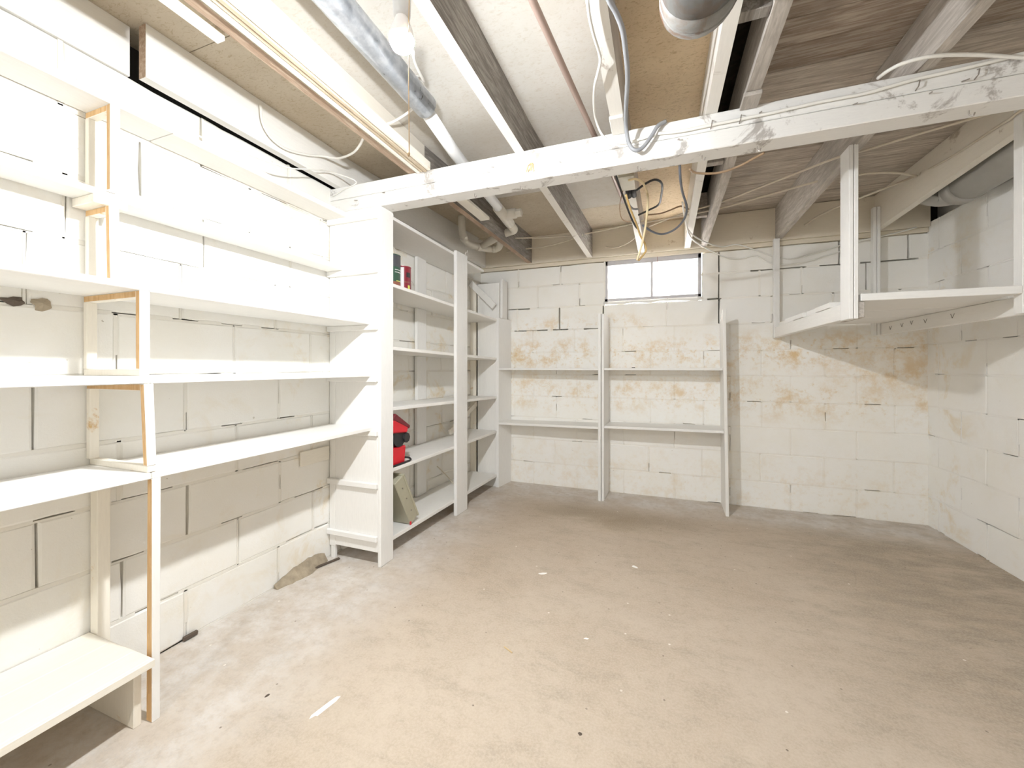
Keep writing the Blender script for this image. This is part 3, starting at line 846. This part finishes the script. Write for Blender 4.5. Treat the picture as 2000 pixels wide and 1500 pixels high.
for z0, z1 in ((0.121, 0.480), (0.5035, 0.806), (0.831, 1.152), (1.1735, 1.504), (1.5255, 1.885)):
    box('wall_batten', wallx(2.60) + 0.002, wallx(2.60) + 0.026, 2.485, 2.605, z0, z1, 'paint_z', bc)
box('end_stile', -1.630, -1.572, YE + 0.002, YE + 0.022, 0.0, 1.845, 'cream_z', bc)
prof = [(-1.553, 0.0), (-1.3665, 0.0), (-1.3665, 1.5125), (-1.342, 1.5125), (-1.342, 1.828), (-1.553, 1.828)]   # steps round the corner upright
V = [(x, YE + 0.002, z) for x, z in prof] + [(x, YE + 0.020, z) for x, z in prof]
obj('end_panel', V, [(0, 1, 2, 5), (2, 3, 4, 5), (11, 8, 7, 6), (11, 10, 9, 8)] + [(k, k + 6, (k + 1) % 6 + 6, (k + 1) % 6) for k in range(6)], 'paint_z', bc)
v, f_ = tube([(-1.360, 2.66, 1.905), (-1.352, 2.66, 1.93), (-1.345, 2.675, 1.93), (-1.345, 2.675, 1.945)], 0.002, 5)
obj('cup_hook', v, f_, 'label_white', bc)

# ================================================================== BACK WALL SHELF UNIT
bs = empty('back_shelf_unit', (-0.43, 3.36, 0.0), 'white two bay shelf unit with tall uprights below the window', 'shelves')
Y1 = YB - 0.002
slab('upright', [(-1.369, 3.275), (-1.338, 3.275), (-1.302, Y1), (-1.330, Y1)], 0.0, 1.512, 'paint_z', bs)
box('upright', -1.341, -1.318, YE + 0.024, 3.44, 1.5125, 1.862, 'paint_z', bs)
slab('upright', [(-0.458, 3.226), (-0.436, 3.226), (-0.428, Y1), (-0.450, Y1)], 0.0, 1.502, 'paint_z', bs)
slab('upright', [(-0.432, 3.232), (-0.412, 3.232), (-0.404, Y1), (-0.424, Y1)], 0.0, 1.498, 'paint_z', bs)
c = [(0.450, 3.207, 0), (0.472, 3.207, 0), (0.478, Y1, 0), (0.458, Y1, 0), (0.428, 3.207, 1.492), (0.450, 3.207, 1.492), (0.470, Y1, 1.40), (0.448, Y1, 1.40)]
v, f_ = chamfered(c, 0.002)
obj('upright', v, f_, 'paint_z', bs)
slab('shelf', [(-1.337, 3.277), (-0.459, 3.24), (-0.451, Y1), (-1.304, Y1)], [1.046, 1.046, 1.046, 1.046], [1.064] * 4, 'paint_x', bs)
slab('shelf', [(-0.411, 3.24), (0.433, 3.222), (0.452, Y1), (-0.403, Y1)], 1.047, 1.065, 'paint_x', bs)
slab('shelf', [(-1.337, 3.277), (-0.459, 3.24), (-0.451, Y1), (-1.304, Y1)], [0.560, 0.572, 0.572, 0.560], [0.580, 0.592, 0.592, 0.580], 'paint_x', bs)
slab('shelf', [(-0.411, 3.24), (0.441, 3.222), (0.455, Y1), (-0.403, Y1)], [0.582, 0.592, 0.592, 0.582], [0.602, 0.612, 0.612, 0.602], 'paint_x', bs)
box('metal_clip', -0.20, -0.175, 3.25, 3.262, 1.0655, 1.071, 'black_rubber', bs, b=0.001)

# ================================================================== HANGING SHELF
hs = empty('hanging_shelf', (1.07, 2.8, 1.29), 'plank shelf hung from the joists on doubled wooden posts in the corner', 'shelf')
for a, b2 in ((0.802, 0.8175), (0.8205, 0.836)):
    box('hanger_post', a, b2, 2.20, 2.295, 1.288, ZJ - 0.008, 'paint_z', hs)
box('hanger_post', 0.798, 0.836, 3.432, 3.466, 1.288, 2.0235, 'paint_z', hs)
for a, b2 in ((1.368, 1.386), (1.3885, 1.4065)):
    box('hanger_post', a, b2, 3.385, 3.425, 1.286, 2.16, 'paint_z', hs)
    box('hanger_post', a, b2, 2.205, 2.250, 1.288, 2.16, 'paint_z', hs)
box('side_rail', 0.803, 0.838, 2.2965, 3.4315, 1.292, 1.366, 'paint_y', hs)
box('side_rail', 0.8375, 0.8600, 2.205, 2.40, 1.292, 1.364, 'joist_pale', hs)
box('side_rail', 1.408, 1.430, 2.21, 3.42, 1.288, 1.366, 'paint_y', hs)
ys = [2.200, 2.405, 2.600, 2.80, 2.99, 3.19, 3.38]
for i in range(len(ys) - 1):
    x0 = 0.846 if i == 0 else (0.795 + 0.01 * (i % 3))
    x1 = 1.432 + 0.008 * ((i * 2) % 3)
    if i == 0: x1 = 1.366
    y0 = ys[i] + 0.0015
    if i == 1: x0 = 0.797
    box('shelf_plank', x0, x1, y0, ys[i + 1] - 0.0015, 1.3665 + (0.001 if i % 2 else 0), 1.391 + (0.003 if i % 2 else 0.008), 'paint_x', hs, b=0.002)
# pencil scrawl and nail holes on the right rail
for y, z in ((3.28, 1.325), (3.15, 1.33), (3.05, 1.335), (2.92, 1.33), (2.70, 1.332)):
    pts = [(1.4075, y + dy, z + dz) for dy, dz in ((0, .012), (-.012, -.010), (-.028, .012))]
    v, f_ = tube(pts, 0.0012, 4)
    obj('pencil_mark', v, f_, 'debris_dark', hs)

# ================================================================== THINGS ON THE SHELVES
def paint_can(name, label, cx, cy, z, r, h, body, lid, bands, handle=False):
    e = empty(name, (cx, cy, z), label, 'paint can')
    v, f_ = lathe([(r * 0.97, z), (r, z + 0.004), (r, z + h - 0.006), (r * 1.03, z + h - 0.003), (r * 1.03, z + h)], cx, cy, 28)
    b = obj('can_body', v, f_, body, e, smooth=False)
    v, f_ = lathe([(r * 0.9, z + h - 0.002), (r * 0.9, z + h + 0.003), (r * 0.8, z + h + 0.001), (0.001, z + h + 0.001)], cx, cy, 24)
    obj('can_lid', v, f_, lid, e)
    for m_, a0, a1, z0, z1 in bands:
        V, F = [], []
        n = max(6, int((a1 - a0) / 6))
        for i in range(n + 1):
            t_ = R(a0 + (a1 - a0) * i / n)
            for rr, zz in ((r * 1.001, z0), (r * 1.001, z1), (r * 1.012, z1), (r * 1.012, z0)):
                V.append((cx + rr * math.cos(t_), cy + rr * math.sin(t_), z + zz))
        for i in range(n):
            for k in range(4):
                a, b2 = i * 4 + k, i * 4 + (k + 1) % 4
                F.append((a, b2, b2 + 4, a + 4))
        F += [(3, 2, 1, 0), tuple(n * 4 + q for q in range(4))]
        obj('can_label', V, F, m_, b)
    if handle:
        v, f_ = tube([(cx + 0.01, cy + r * 1.02, z + h * 0.62), (cx + 0.03, cy + r * 1.32, z + h * 0.50), (cx + 0.035, cy + r * 1.5, z + h * 0.30), (cx + 0.03, cy + r * 1.4, z + h * 0.12), (cx + 0.0, cy + r * 1.1, z + h * 0.05)], 0.0013, 5, 4)
        obj('wire_handle', v, f_, 'can_steel', e)
    return e
zs2 = lambda y: 1.549 + (1.500 - 1.549) * (y - YP) / (YE - YP)
paint_can('paint_can', 'dark red paint can with white label stripe and wire handle', -1.545, 2.155, zs2(2.155) + 0.0015, 0.050, 0.175, 'can_red', 'can_steel',
          [('label_white', -72, -48, 0.035, 0.165), ('label_yellow', -18, 2, 0.010, 0.055), ('can_brown', -46, 20, 0.070, 0.078), ('black_rubber', -30, 5, 0.105, 0.135)], True)
paint_can('paint_can', 'dark green paint can with a charcoal top', -1.545, 2.035, zs2(2.035) + 0.0015, 0.055, 0.215, 'can_green', 'can_grey',
          [('can_grey', 0, 359.9, 0.140, 0.213), ('can_brown', 0, 359.9, 0.004, 0.050), ('label_white', -30, 40, 0.105, 0.109), ('label_white', -30, 40, 0.120, 0.124), ('label_yellow', -20, 20, 0.052, 0.057)], False)

# red work light
z5 = 0.4995
wl = empty('work_light', (-1.47, 1.98, z5), 'red portable work light with black hinge knobs on a shelf', 'work light')
c = [(-1.55, 1.90, z5), (-1.43, 1.90, z5), (-1.43, 2.015, z5), (-1.55, 2.015, z5), (-1.545, 1.895, z5 + 0.105), (-1.425, 1.895, z5 + 0.105), (-1.425, 2.022, z5 + 0.105), (-1.545, 2.022, z5 + 0.105)]
v, f_ = chamfered(c, 0.008); obj('base', v, f_, 'red_plastic', wl)
v, f_ = tube([(-1.55, 1.955, z5 + 0.165), (-1.425, 1.955, z5 + 0.165)], 0.060, 24); obj('hinge_drum', v, f_, 'black_rubber', wl)
v, f_ = tube([(-1.50, 2.015, z5 + 0.150), (-1.415, 2.015, z5 + 0.150)], 0.030, 8); obj('knob', v, f_, 'black_rubber', wl)
v, f_ = tube([(-1.54, 1.985, z5 + 0.14), (-1.43, 1.985, z5 + 0.14)], 0.020, 8); obj('arm', v, f_, 'red_plastic', wl)
h = [(-1.56, 1.875, z5 + 0.195), (-1.415, 1.875, z5 + 0.195), (-1.415, 2.020, z5 + 0.180), (-1.56, 2.020, z5 + 0.180), (-1.56, 1.890, z5 + 0.285), (-1.415, 1.890, z5 + 0.285), (-1.415, 2.030, z5 + 0.215), (-1.56, 2.030, z5 + 0.215)]
v, f_ = chamfered(h, 0.006); hd = obj('lamp_head', v, f_, 'red_plastic', wl)
h = [(-1.562, 1.872, z5 + 0.275), (-1.412, 1.872, z5 + 0.275), (-1.412, 2.038, z5 + 0.200), (-1.562, 2.038, z5 + 0.200), (-1.562, 1.905, z5 + 0.306), (-1.412, 1.905, z5 + 0.306), (-1.412, 2.045, z5 + 0.220), (-1.562, 2.045, z5 + 0.220)]
v, f_ = chamfered(h, 0.005); obj('lamp_hood', v, f_, 'dark_red', hd)
v, f_ = tube([(-1.44, 2.020, z5 + 0.03), (-1.43, 2.05, z5 + 0.022), (-1.425, 2.065, z5 + 0.010), (-1.418, 2.045, z5 + 0.0065), (-1.416, 2.0, z5 + 0.0065), (-1.417, 1.95, z5 + 0.0065), (-1.42, 1.88, z5 + 0.0065)], 0.006, 8, 5)
obj('power_cord', v, f_, 'black_rubber', wl, smooth=True)

# beige metal enclosure leaning on the bottom shelf
be = empty('metal_enclosure', (-1.53, 2.05, 0.117), 'beige metal box leaning on the lowest bookcase shelf', 'metal box')
zb6 = 0.1178
c = [(-1.66, 2.045, zb6), (-1.408, 2.045, zb6), (-1.408, 2.120, zb6 + 0.035), (-1.66, 2.120, zb6 + 0.035), (-1.66, 1.885, 0.405), (-1.408, 1.885, 0.405), (-1.408, 1.962, 0.437), (-1.66, 1.962, 0.437)]
v, f_ = chamfered(c, 0.004); obj('enclosure_body', v, f_, 'beige_metal', be)
c = [(-1.665, 2.112, zb6 + 0.030), (-1.402, 2.112, zb6 + 0.030), (-1.402, 2.124, zb6 + 0.036), (-1.665, 2.124, zb6 + 0.036), (-1.665, 1.957, 0.440), (-1.402, 1.957, 0.440), (-1.402, 1.970, 0.446), (-1.665, 1.970, 0.446)]
v, f_ = chamfered(c, 0.002); obj('enclosure_cover', v, f_, 'beige_metal', be)
for k in (0.25, 0.55, 0.8):
    y_, z_ = 2.085 + (1.925 - 2.085) * k, 0.135 + (0.42 - 0.135) * k
    v, f_ = tube([(-1.409, y_, z_), (-1.4035, y_, z_)], 0.004, 8); obj('screw', v, f_, 'nail', be)
box('red_clip', -1.412, -1.403, 2.034, 2.044, zb6 + 0.001, zb6 + 0.022, 'red_plastic', be, b=0.002)
# loose sticks
v, f_ = chamfered(stick((-1.602, 3.255, 1.832), (-1.365, 3.235, 1.610), 0.055, 0.022, (0, 1, 0)), 0.002)
tag(obj('wood_stick', v, f_, 'paint_x'), 'short board nailed slantwise on the bookcase end panel', 'board', 'loose boards in the bookcase')
v, f_ = chamfered(stick((-1.600, 2.86, 0.540), (-1.565, 3.288, 0.742), 0.020, 0.045), 0.002)
tag(obj('wood_stick', v, f_, 'dull_cream'), 'white stick leaning against the wall behind the fifth bookcase shelf', 'board', 'loose boards in the bookcase')
v, f_ = tube([(-1.62, 2.70, 0.30), (-1.60, 2.72, 0.27), (-1.57, 2.78, 0.20), (-1.55, 2.85, 0.1240), (-1.545, 2.90, 0.1232), (-1.53, 2.95, 0.1234)], 0.0042, 7, 5)
tag(obj('white_cord', v, f_, 'cable_cream', smooth=True), 'short white cord end drooping behind the lowest bookcase shelf', 'cord')
tag(box('wood_scrap', wallx(1.6) + 0.001, wallx(1.6) + 0.012, 1.545, 1.735, 0.555, 0.632, 'cream_y', b=0.003), 'small cream wood scrap fixed to the wall beside the bookcase', 'wood scrap')
tag(box('wood_scrap', XL + 0.001, XL + 0.03, 0.775, 0.845, 0.685, 0.7315, 'joist_brown', b=0.003), 'brown wood wedge under the fifth wall shelf', 'wood scrap')

# ================================================================== FLOOR LITTER
def blob(name, x, y, rx, ry, ang, h, mat, label, cat, n=11, group=None):
    rg = random.Random(x * 91 + y * 37)
    V, F = [(x, y, h)], []
    ca, sa = math.cos(R(ang)), math.sin(R(ang))
    for k in range(n):
        t_ = 2 * math.pi * k / n
        q = rg.uniform(0.65, 1.15)
        a, b2 = rx * q * math.cos(t_), ry * q * math.sin(t_)
        V.append((x + a * ca - b2 * sa, y + a * sa + b2 * ca, 0.0))
    for k in range(n): F.append((0, 1 + k, 1 + (k + 1) % n))
    F.append(tuple(range(n, 0, -1)))
    o = obj(name, V, F, mat)
    return tag(o, label, cat, group)
blob('paint_splash', -0.985, 0.975, 0.062, 0.012, 80, 0.0012, 'white_paint_drop', 'long white paint splash on the floor near the plank bench', 'paint mark')
blob('paint_splash', -0.121, 2.228, 0.018, 0.012, -30, 0.0015, 'white_paint_drop', 'small white paint drop in the middle of the floor', 'paint mark')
blob('paint_splash', -0.566, 1.99, 0.022, 0.012, 40, 0.0012, 'white_paint_drop', 'white paint drop on the floor opposite the bookcase posts', 'paint mark')
blob('paint_splash', -0.269, 1.572, 0.010, 0.006, 10, 0.0012, 'white_paint_drop', 'tiny white paint drop beside the wood splinter', 'paint mark')
blob('debris_chip', -0.216, 1.157, 0.008, 0.006, 20, 0.004, 'debris_dark', 'small dark chip lying alone on the open floor', 'debris', 7)
blob('debris_chip', -1.198, 0.937, 0.009, 0.006, 70, 0.004, 'debris_dark', 'dark pebble on the floor near the long paint splash', 'debris', 7)
v, f_ = chamfered(stick((-0.556, 1.415, 0.002), (-0.515, 1.395, 0.002), 0.004, 0.004), 0.001)
tag(obj('wood_splinter', v, f_, 'splinter'), 'small pale wood splinter on the open floor', 'debris')
v, f_ = chamfered(stick((-1.715, 1.60, 0.006), (-1.672, 1.745, 0.006), 0.014, 0.008), 0.001)
tag(obj('iron_bar', v, f_, 'debris_dark'), 'dark flat bar on the floor at the bookcase foot', 'metal bar')
v, f_ = chamfered(stick((-1.735, 1.005, 0.012), (-1.733, 1.055, 0.012), 0.012, 0.016), 0.002)
tag(obj('iron_bar', v, f_, 'debris_dark'), 'short dark peg at the foot of the left wall', 'metal bar')
# broken concrete at the wall foot
V, F = [], []
nn = 14
for i in range(nn + 1):
    y = 1.40 + 0.31 * i / nn
    w = 0.045 * math.sin(math.pi * (0.08 + 0.84 * i / nn)) + random.uniform(0, 0.012)
    h = 0.055 * math.sin(math.pi * (0.05 + 0.72 * i / nn)) + random.uniform(0, 0.010)
    V += [(XL + 0.001, y, 0.0), (XL + 0.004 + w, y, 0.0), (XL + 0.003 + w * 0.5, y, h * 0.45), (XL + 0.001, y, h)]
for i in range(nn):
    for k in range(4):
        a, b2 = i * 4 + k, i * 4 + (k + 1) % 4
        F.append((a, a + 4, b2 + 4, b2))
F += [(0, 1, 2, 3), tuple(nn * 4 + q for q in (3, 2, 1, 0))]
tag(obj('broken_concrete', V, F, 'rubble'), 'crumbled concrete fillet along the left wall foot', 'rubble')

# broken face of a block under the third wall shelf
for (y, z, a, b2, mt) in ((0.575, 1.262, 0.032, 0.014, 'debris_dark'), (0.632, 1.262, 0.026, 0.022, 'rubble')):
    rg = random.Random(y)
    V, F = [(XL + 0.010, y, z)], []
    for k in range(12):
        t_ = 2 * math.pi * k / 12
        q = rg.uniform(0.6, 1.2)
        V.append((XL + 0.0005, y + a * q * math.cos(t_), z + b2 * q * math.sin(t_)))
    for k in range(12): F.append((0, 1 + k, 1 + (k + 1) % 12))
    F.append(tuple(range(12, 0, -1)))
    obj('broken_patch', V, F, mt, wall_left)

# ================================================================== CABLES
CABLES = [
    ('electrical_cable', 'white flat cable looping from the bulb socket across the duct to the wall joist', 0.0055, 'cable_white',
     [(-0.72, 1.054, 2.055), (-0.783, 1.165, 2.11), (-0.842, 1.305, 2.164), (-0.869, 1.33, 2.204), (-0.89, 1.345, 2.222), (-0.917, 1.365, 2.23), (-0.944, 1.39, 2.222), (-0.966, 1.415, 2.203), (-1.0, 1.463, 2.19), (-1.115, 1.49, 2.175), (-1.157, 1.445, 2.135), (-1.222, 1.432, 2.105), (-1.313, 1.494, 2.105), (-1.422, 1.565, 2.125), (-1.576, 1.635, 2.165), (-1.643, 1.599, 2.17), (-1.655, 1.507, 2.134), (-1.655, 1.396, 2.103), (-1.655, 1.317, 2.113), (-1.655, 1.274, 2.159), (-1.655, 1.264, 2.232)]),
    ('electrical_cable', 'thin white cable lying along the front of the top wall shelf', 0.003, 'cable_white',
     [(-1.602, 0.65, 1.914), (-1.602, 0.811, 1.931), (-1.602, 1.001, 1.93), (-1.602, 1.159, 1.954), (-1.602, 1.351, 1.987), (-1.602, 1.501, 2.048), (-1.64, 1.665, 2.114), (-1.552, 1.743, 2.085), (-1.645, 1.743, 2.055), (-1.717, 1.743, 2.029)]),
    ('electrical_cable', 'pale cable twisting along the narrow joist and hooking onto the beam', 0.005, 'cable_white',
     [(-0.181, 1.075, 2.06), (-0.184, 1.132, 2.06), (-0.182, 1.198, 2.06), (-0.176, 1.272, 2.06), (-0.178, 1.303, 2.055), (-0.191, 1.348, 2.06), (-0.217, 1.437, 2.065), (-0.249, 1.664, 2.115), (-0.232, 1.743, 2.077), (-0.189, 1.743, 2.037), (-0.136, 1.743, 2.02), (-0.074, 1.743, 2.023), (-0.024, 1.743, 2.03)]),
    ('electrical_cable', 'white cable stapled along the face of the main beam', 0.006, 'cable_white',
     [(-0.004, 1.742, 2.032), (0.083, 1.742, 2.024), (0.213, 1.742, 2.026), (0.386, 1.742, 2.028), (0.534, 1.742, 2.034), (0.622, 1.742, 2.034), (0.695, 1.742, 2.035), (0.8, 1.742, 2.048), (0.886, 1.742, 2.052), (0.975, 1.742, 2.056), (1.084, 1.742, 2.064), (1.197, 1.742, 2.068)]),
    ('electrical_cable', 'thick grey cable drooping in a loop in front of the beam', 0.008, 'cable_grey',
     [(-0.133, 1.049, 2.062), (-0.126, 1.095, 2.06), (-0.112, 1.139, 2.058), (-0.099, 1.196, 2.05), (-0.097, 1.277, 2.05), (-0.099, 1.392, 2.05), (-0.114, 1.533, 2.055), (-0.125, 1.655, 2.052), (-0.117, 1.7, 1.996), (-0.093, 1.705, 1.962), (-0.063, 1.715, 1.972), (-0.029, 1.722, 2.016), (-0.004, 1.728, 2.056), (0.026, 1.742, 2.076)]),
    ('electrical_cable', 'loose white cable arching over the top of the beam near the sloping joist', 0.006, 'cable_white',
     [(0.717, 1.742, 2.079), (0.722, 1.689, 2.066), (0.75, 1.661, 2.064), (0.818, 1.656, 2.064), (0.936, 1.693, 2.064), (1.08, 1.735, 2.046), (1.193, 1.735, 2.008)]),
    ('electrical_cable', 'upper pale cable running diagonally behind the beam to the plank ceiling', 0.006, 'cable_cream',
     [(-0.068, 3.113, 2.115), (0.14, 2.925, 2.11), (0.372, 2.764, 2.1), (0.629, 2.517, 2.09), (0.817, 2.343, 2.085), (0.901, 2.316, 2.085), (1.067, 2.23, 2.085), (1.212, 2.164, 2.085), (1.3, 2.12, 2.086), (1.411, 2.08, 2.087)]),
    ('electrical_cable', 'lower pale cable running diagonally behind the beam under the paired joists', 0.006, 'cable_cream',
     [(-0.085, 2.96, 2.095), (0.14, 2.922, 2.095), (0.377, 2.862, 2.095), (0.609, 2.745, 2.095), (0.838, 2.641, 2.1), (0.874, 2.652, 2.11)]),
    ('electrical_cable', 'pale cable passing through the joists beside the plastic drain pipe', 0.006, 'cable_cream',
     [(-1.475, 3.152, 2.185), (-1.3, 3.138, 2.17), (-1.083, 3.073, 2.13), (-0.805, 3.132, 2.125), (-0.558, 3.144, 2.125), (-0.316, 3.086, 2.125), (-0.096, 2.896, 2.085)]),
    ('electrical_cable', 'slack pale cable sagging between the two far grey joists', 0.006, 'cable_cream',
     [(-1.291, 3.357, 2.115), (-1.135, 3.331, 2.115), (-0.927, 3.258, 2.095), (-0.754, 3.187, 2.09), (-0.595, 3.08, 2.085), (-0.549, 3.046, 2.085)]),
    ('electrical_cable', 'pale cable following the joist above the grey waste pipe', 0.006, 'cable_cream',
     [(1.001, 3.48, 2.113), (1.035, 3.299, 2.115), (1.082, 3.037, 2.085), (1.195, 2.878, 2.09), (1.402, 3.007, 2.19), (1.402, 2.755, 2.153), (1.402, 2.563, 2.139), (1.398, 2.377, 2.13), (1.362, 2.262, 2.098), (1.362, 2.195, 2.099), (1.4, 2.12, 2.1), (1.402, 1.9, 2.1)]),
    ('electrical_cable', 'short pale cable bowed between two joists under the planks', 0.006, 'cable_cream',
     [(0.985, 2.825, 2.145), (1.05, 2.751, 2.145), (1.174, 2.772, 2.145), (1.237, 2.763, 2.125), (1.402, 2.977, 2.18)]),
    ('electrical_cable', 'white cable dropping from the paired joists and waving along the block wall', 0.005, 'cable_white',
     [(0.13, 2.55, 2.045), (0.154, 2.767, 2.028), (0.188, 2.986, 2.02), (0.237, 3.12, 2.01), (0.335, 3.297, 2.004), (0.459, 3.462, 2.007), (0.563, 3.455, 2.01), (0.686, 3.475, 1.963), (0.798, 3.482, 1.908), (0.854, 3.482, 1.891), (0.935, 3.482, 1.875), (1.092, 3.482, 1.909), (1.241, 3.475, 1.947), (1.38, 3.458, 1.966), (1.52, 3.458, 1.989), (1.628, 3.458, 2.014)]),
    ('electrical_cable', 'second white cable sagging lower across the block wall right of the window', 0.005, 'cable_white',
     [(0.164, 2.746, 2.042), (0.172, 2.872, 2.012), (0.198, 3.038, 2.0), (0.25, 3.193, 1.99), (0.362, 3.397, 1.975), (0.494, 3.462, 1.92), (0.602, 3.482, 1.907), (0.688, 3.482, 1.922), (0.772, 3.482, 1.864), (0.854, 3.482, 1.837), (0.999, 3.482, 1.843), (1.153, 3.482, 1.884), (1.303, 3.482, 1.917)]),
    ('electrical_cable', 'dark grey cable hanging from the beam and curving back to the junction box', 0.0055, 'cable_dark',
     [(0.083, 1.85, 1.949), (0.089, 1.9, 1.899), (0.102, 2.0, 1.882), (0.126, 2.1, 1.846), (0.12, 2.2, 1.824), (0.08, 2.3, 1.81), (0.021, 2.35, 1.807), (-0.031, 2.3, 1.809), (-0.083, 2.25, 1.835)]),
    ('electrical_cable', 'black cable bent in a square loop beside the junction box', 0.006, 'cable_black',
     [(-0.114, 2.245, 2.025), (-0.063, 2.198, 2.035), (-0.017, 2.172, 2.035), (0.015, 2.239, 2.035), (0.011, 2.405, 2.035), (-0.003, 2.514, 2.035), (-0.056, 2.576, 2.035), (-0.121, 2.62, 2.028)]),
    ('electrical_cable', 'yellowed cable hanging in a bow below the junction box', 0.0055, 'cable_yellow',
     [(-0.142, 2.066, 2.006), (-0.107, 2.054, 2.0), (-0.075, 2.101, 1.995), (-0.058, 2.22, 1.99), (-0.053, 2.1, 1.878), (-0.064, 2.15, 1.799), (-0.078, 2.18, 1.736), (-0.094, 2.2, 1.684), (-0.109, 2.2, 1.637)]),
    ('electrical_cable', 'ochre cable end hanging straight down below the junction box', 0.005, 'cable_ochre',
     [(-0.151, 2.0, 1.909), (-0.131, 2.05, 1.85), (-0.106, 2.13, 1.798), (-0.091, 2.19, 1.762), (-0.071, 2.215, 1.727), (-0.064, 2.22, 1.692), (-0.076, 2.218, 1.669), (-0.102, 2.214, 1.637)]),
    ('electrical_cable', 'brown flat cable curving beside the paired joists behind the beam', 0.005, 'cable_brown',
     [(-0.078, 2.711, 2.055), (0.009, 2.715, 2.055), (0.069, 2.676, 2.055), (0.121, 2.649, 2.06), (0.153, 2.699, 2.065), (0.177, 2.753, 2.072)]),
    ('electrical_cable', 'brown cable slung below the beam next to the paired joists', 0.005, 'cable_brown',
     [(0.125, 1.88, 1.929), (0.154, 1.92, 1.925), (0.238, 1.95, 1.924), (0.315, 1.93, 1.928), (0.371, 1.88, 1.933), (0.396, 1.85, 1.932)]),
    ('electrical_cable', 'thin white wire hanging from a hole in the rim board near the window', 0.004, 'cable_cream',
     [(-0.431, 3.465, 2.102), (-0.352, 3.44, 2.078), (-0.258, 3.4, 2.086), (-0.179, 3.3, 2.101), (-0.159, 3.2, 2.104)]),
]

for nm, lab, r_, mt, pts in CABLES:
    v, f_ = tube(pts, r_, 8, 6)
    o = obj(nm, v, f_, mt, smooth=True)
    tag(o, lab, 'cable', 'electrical cables at the ceiling')
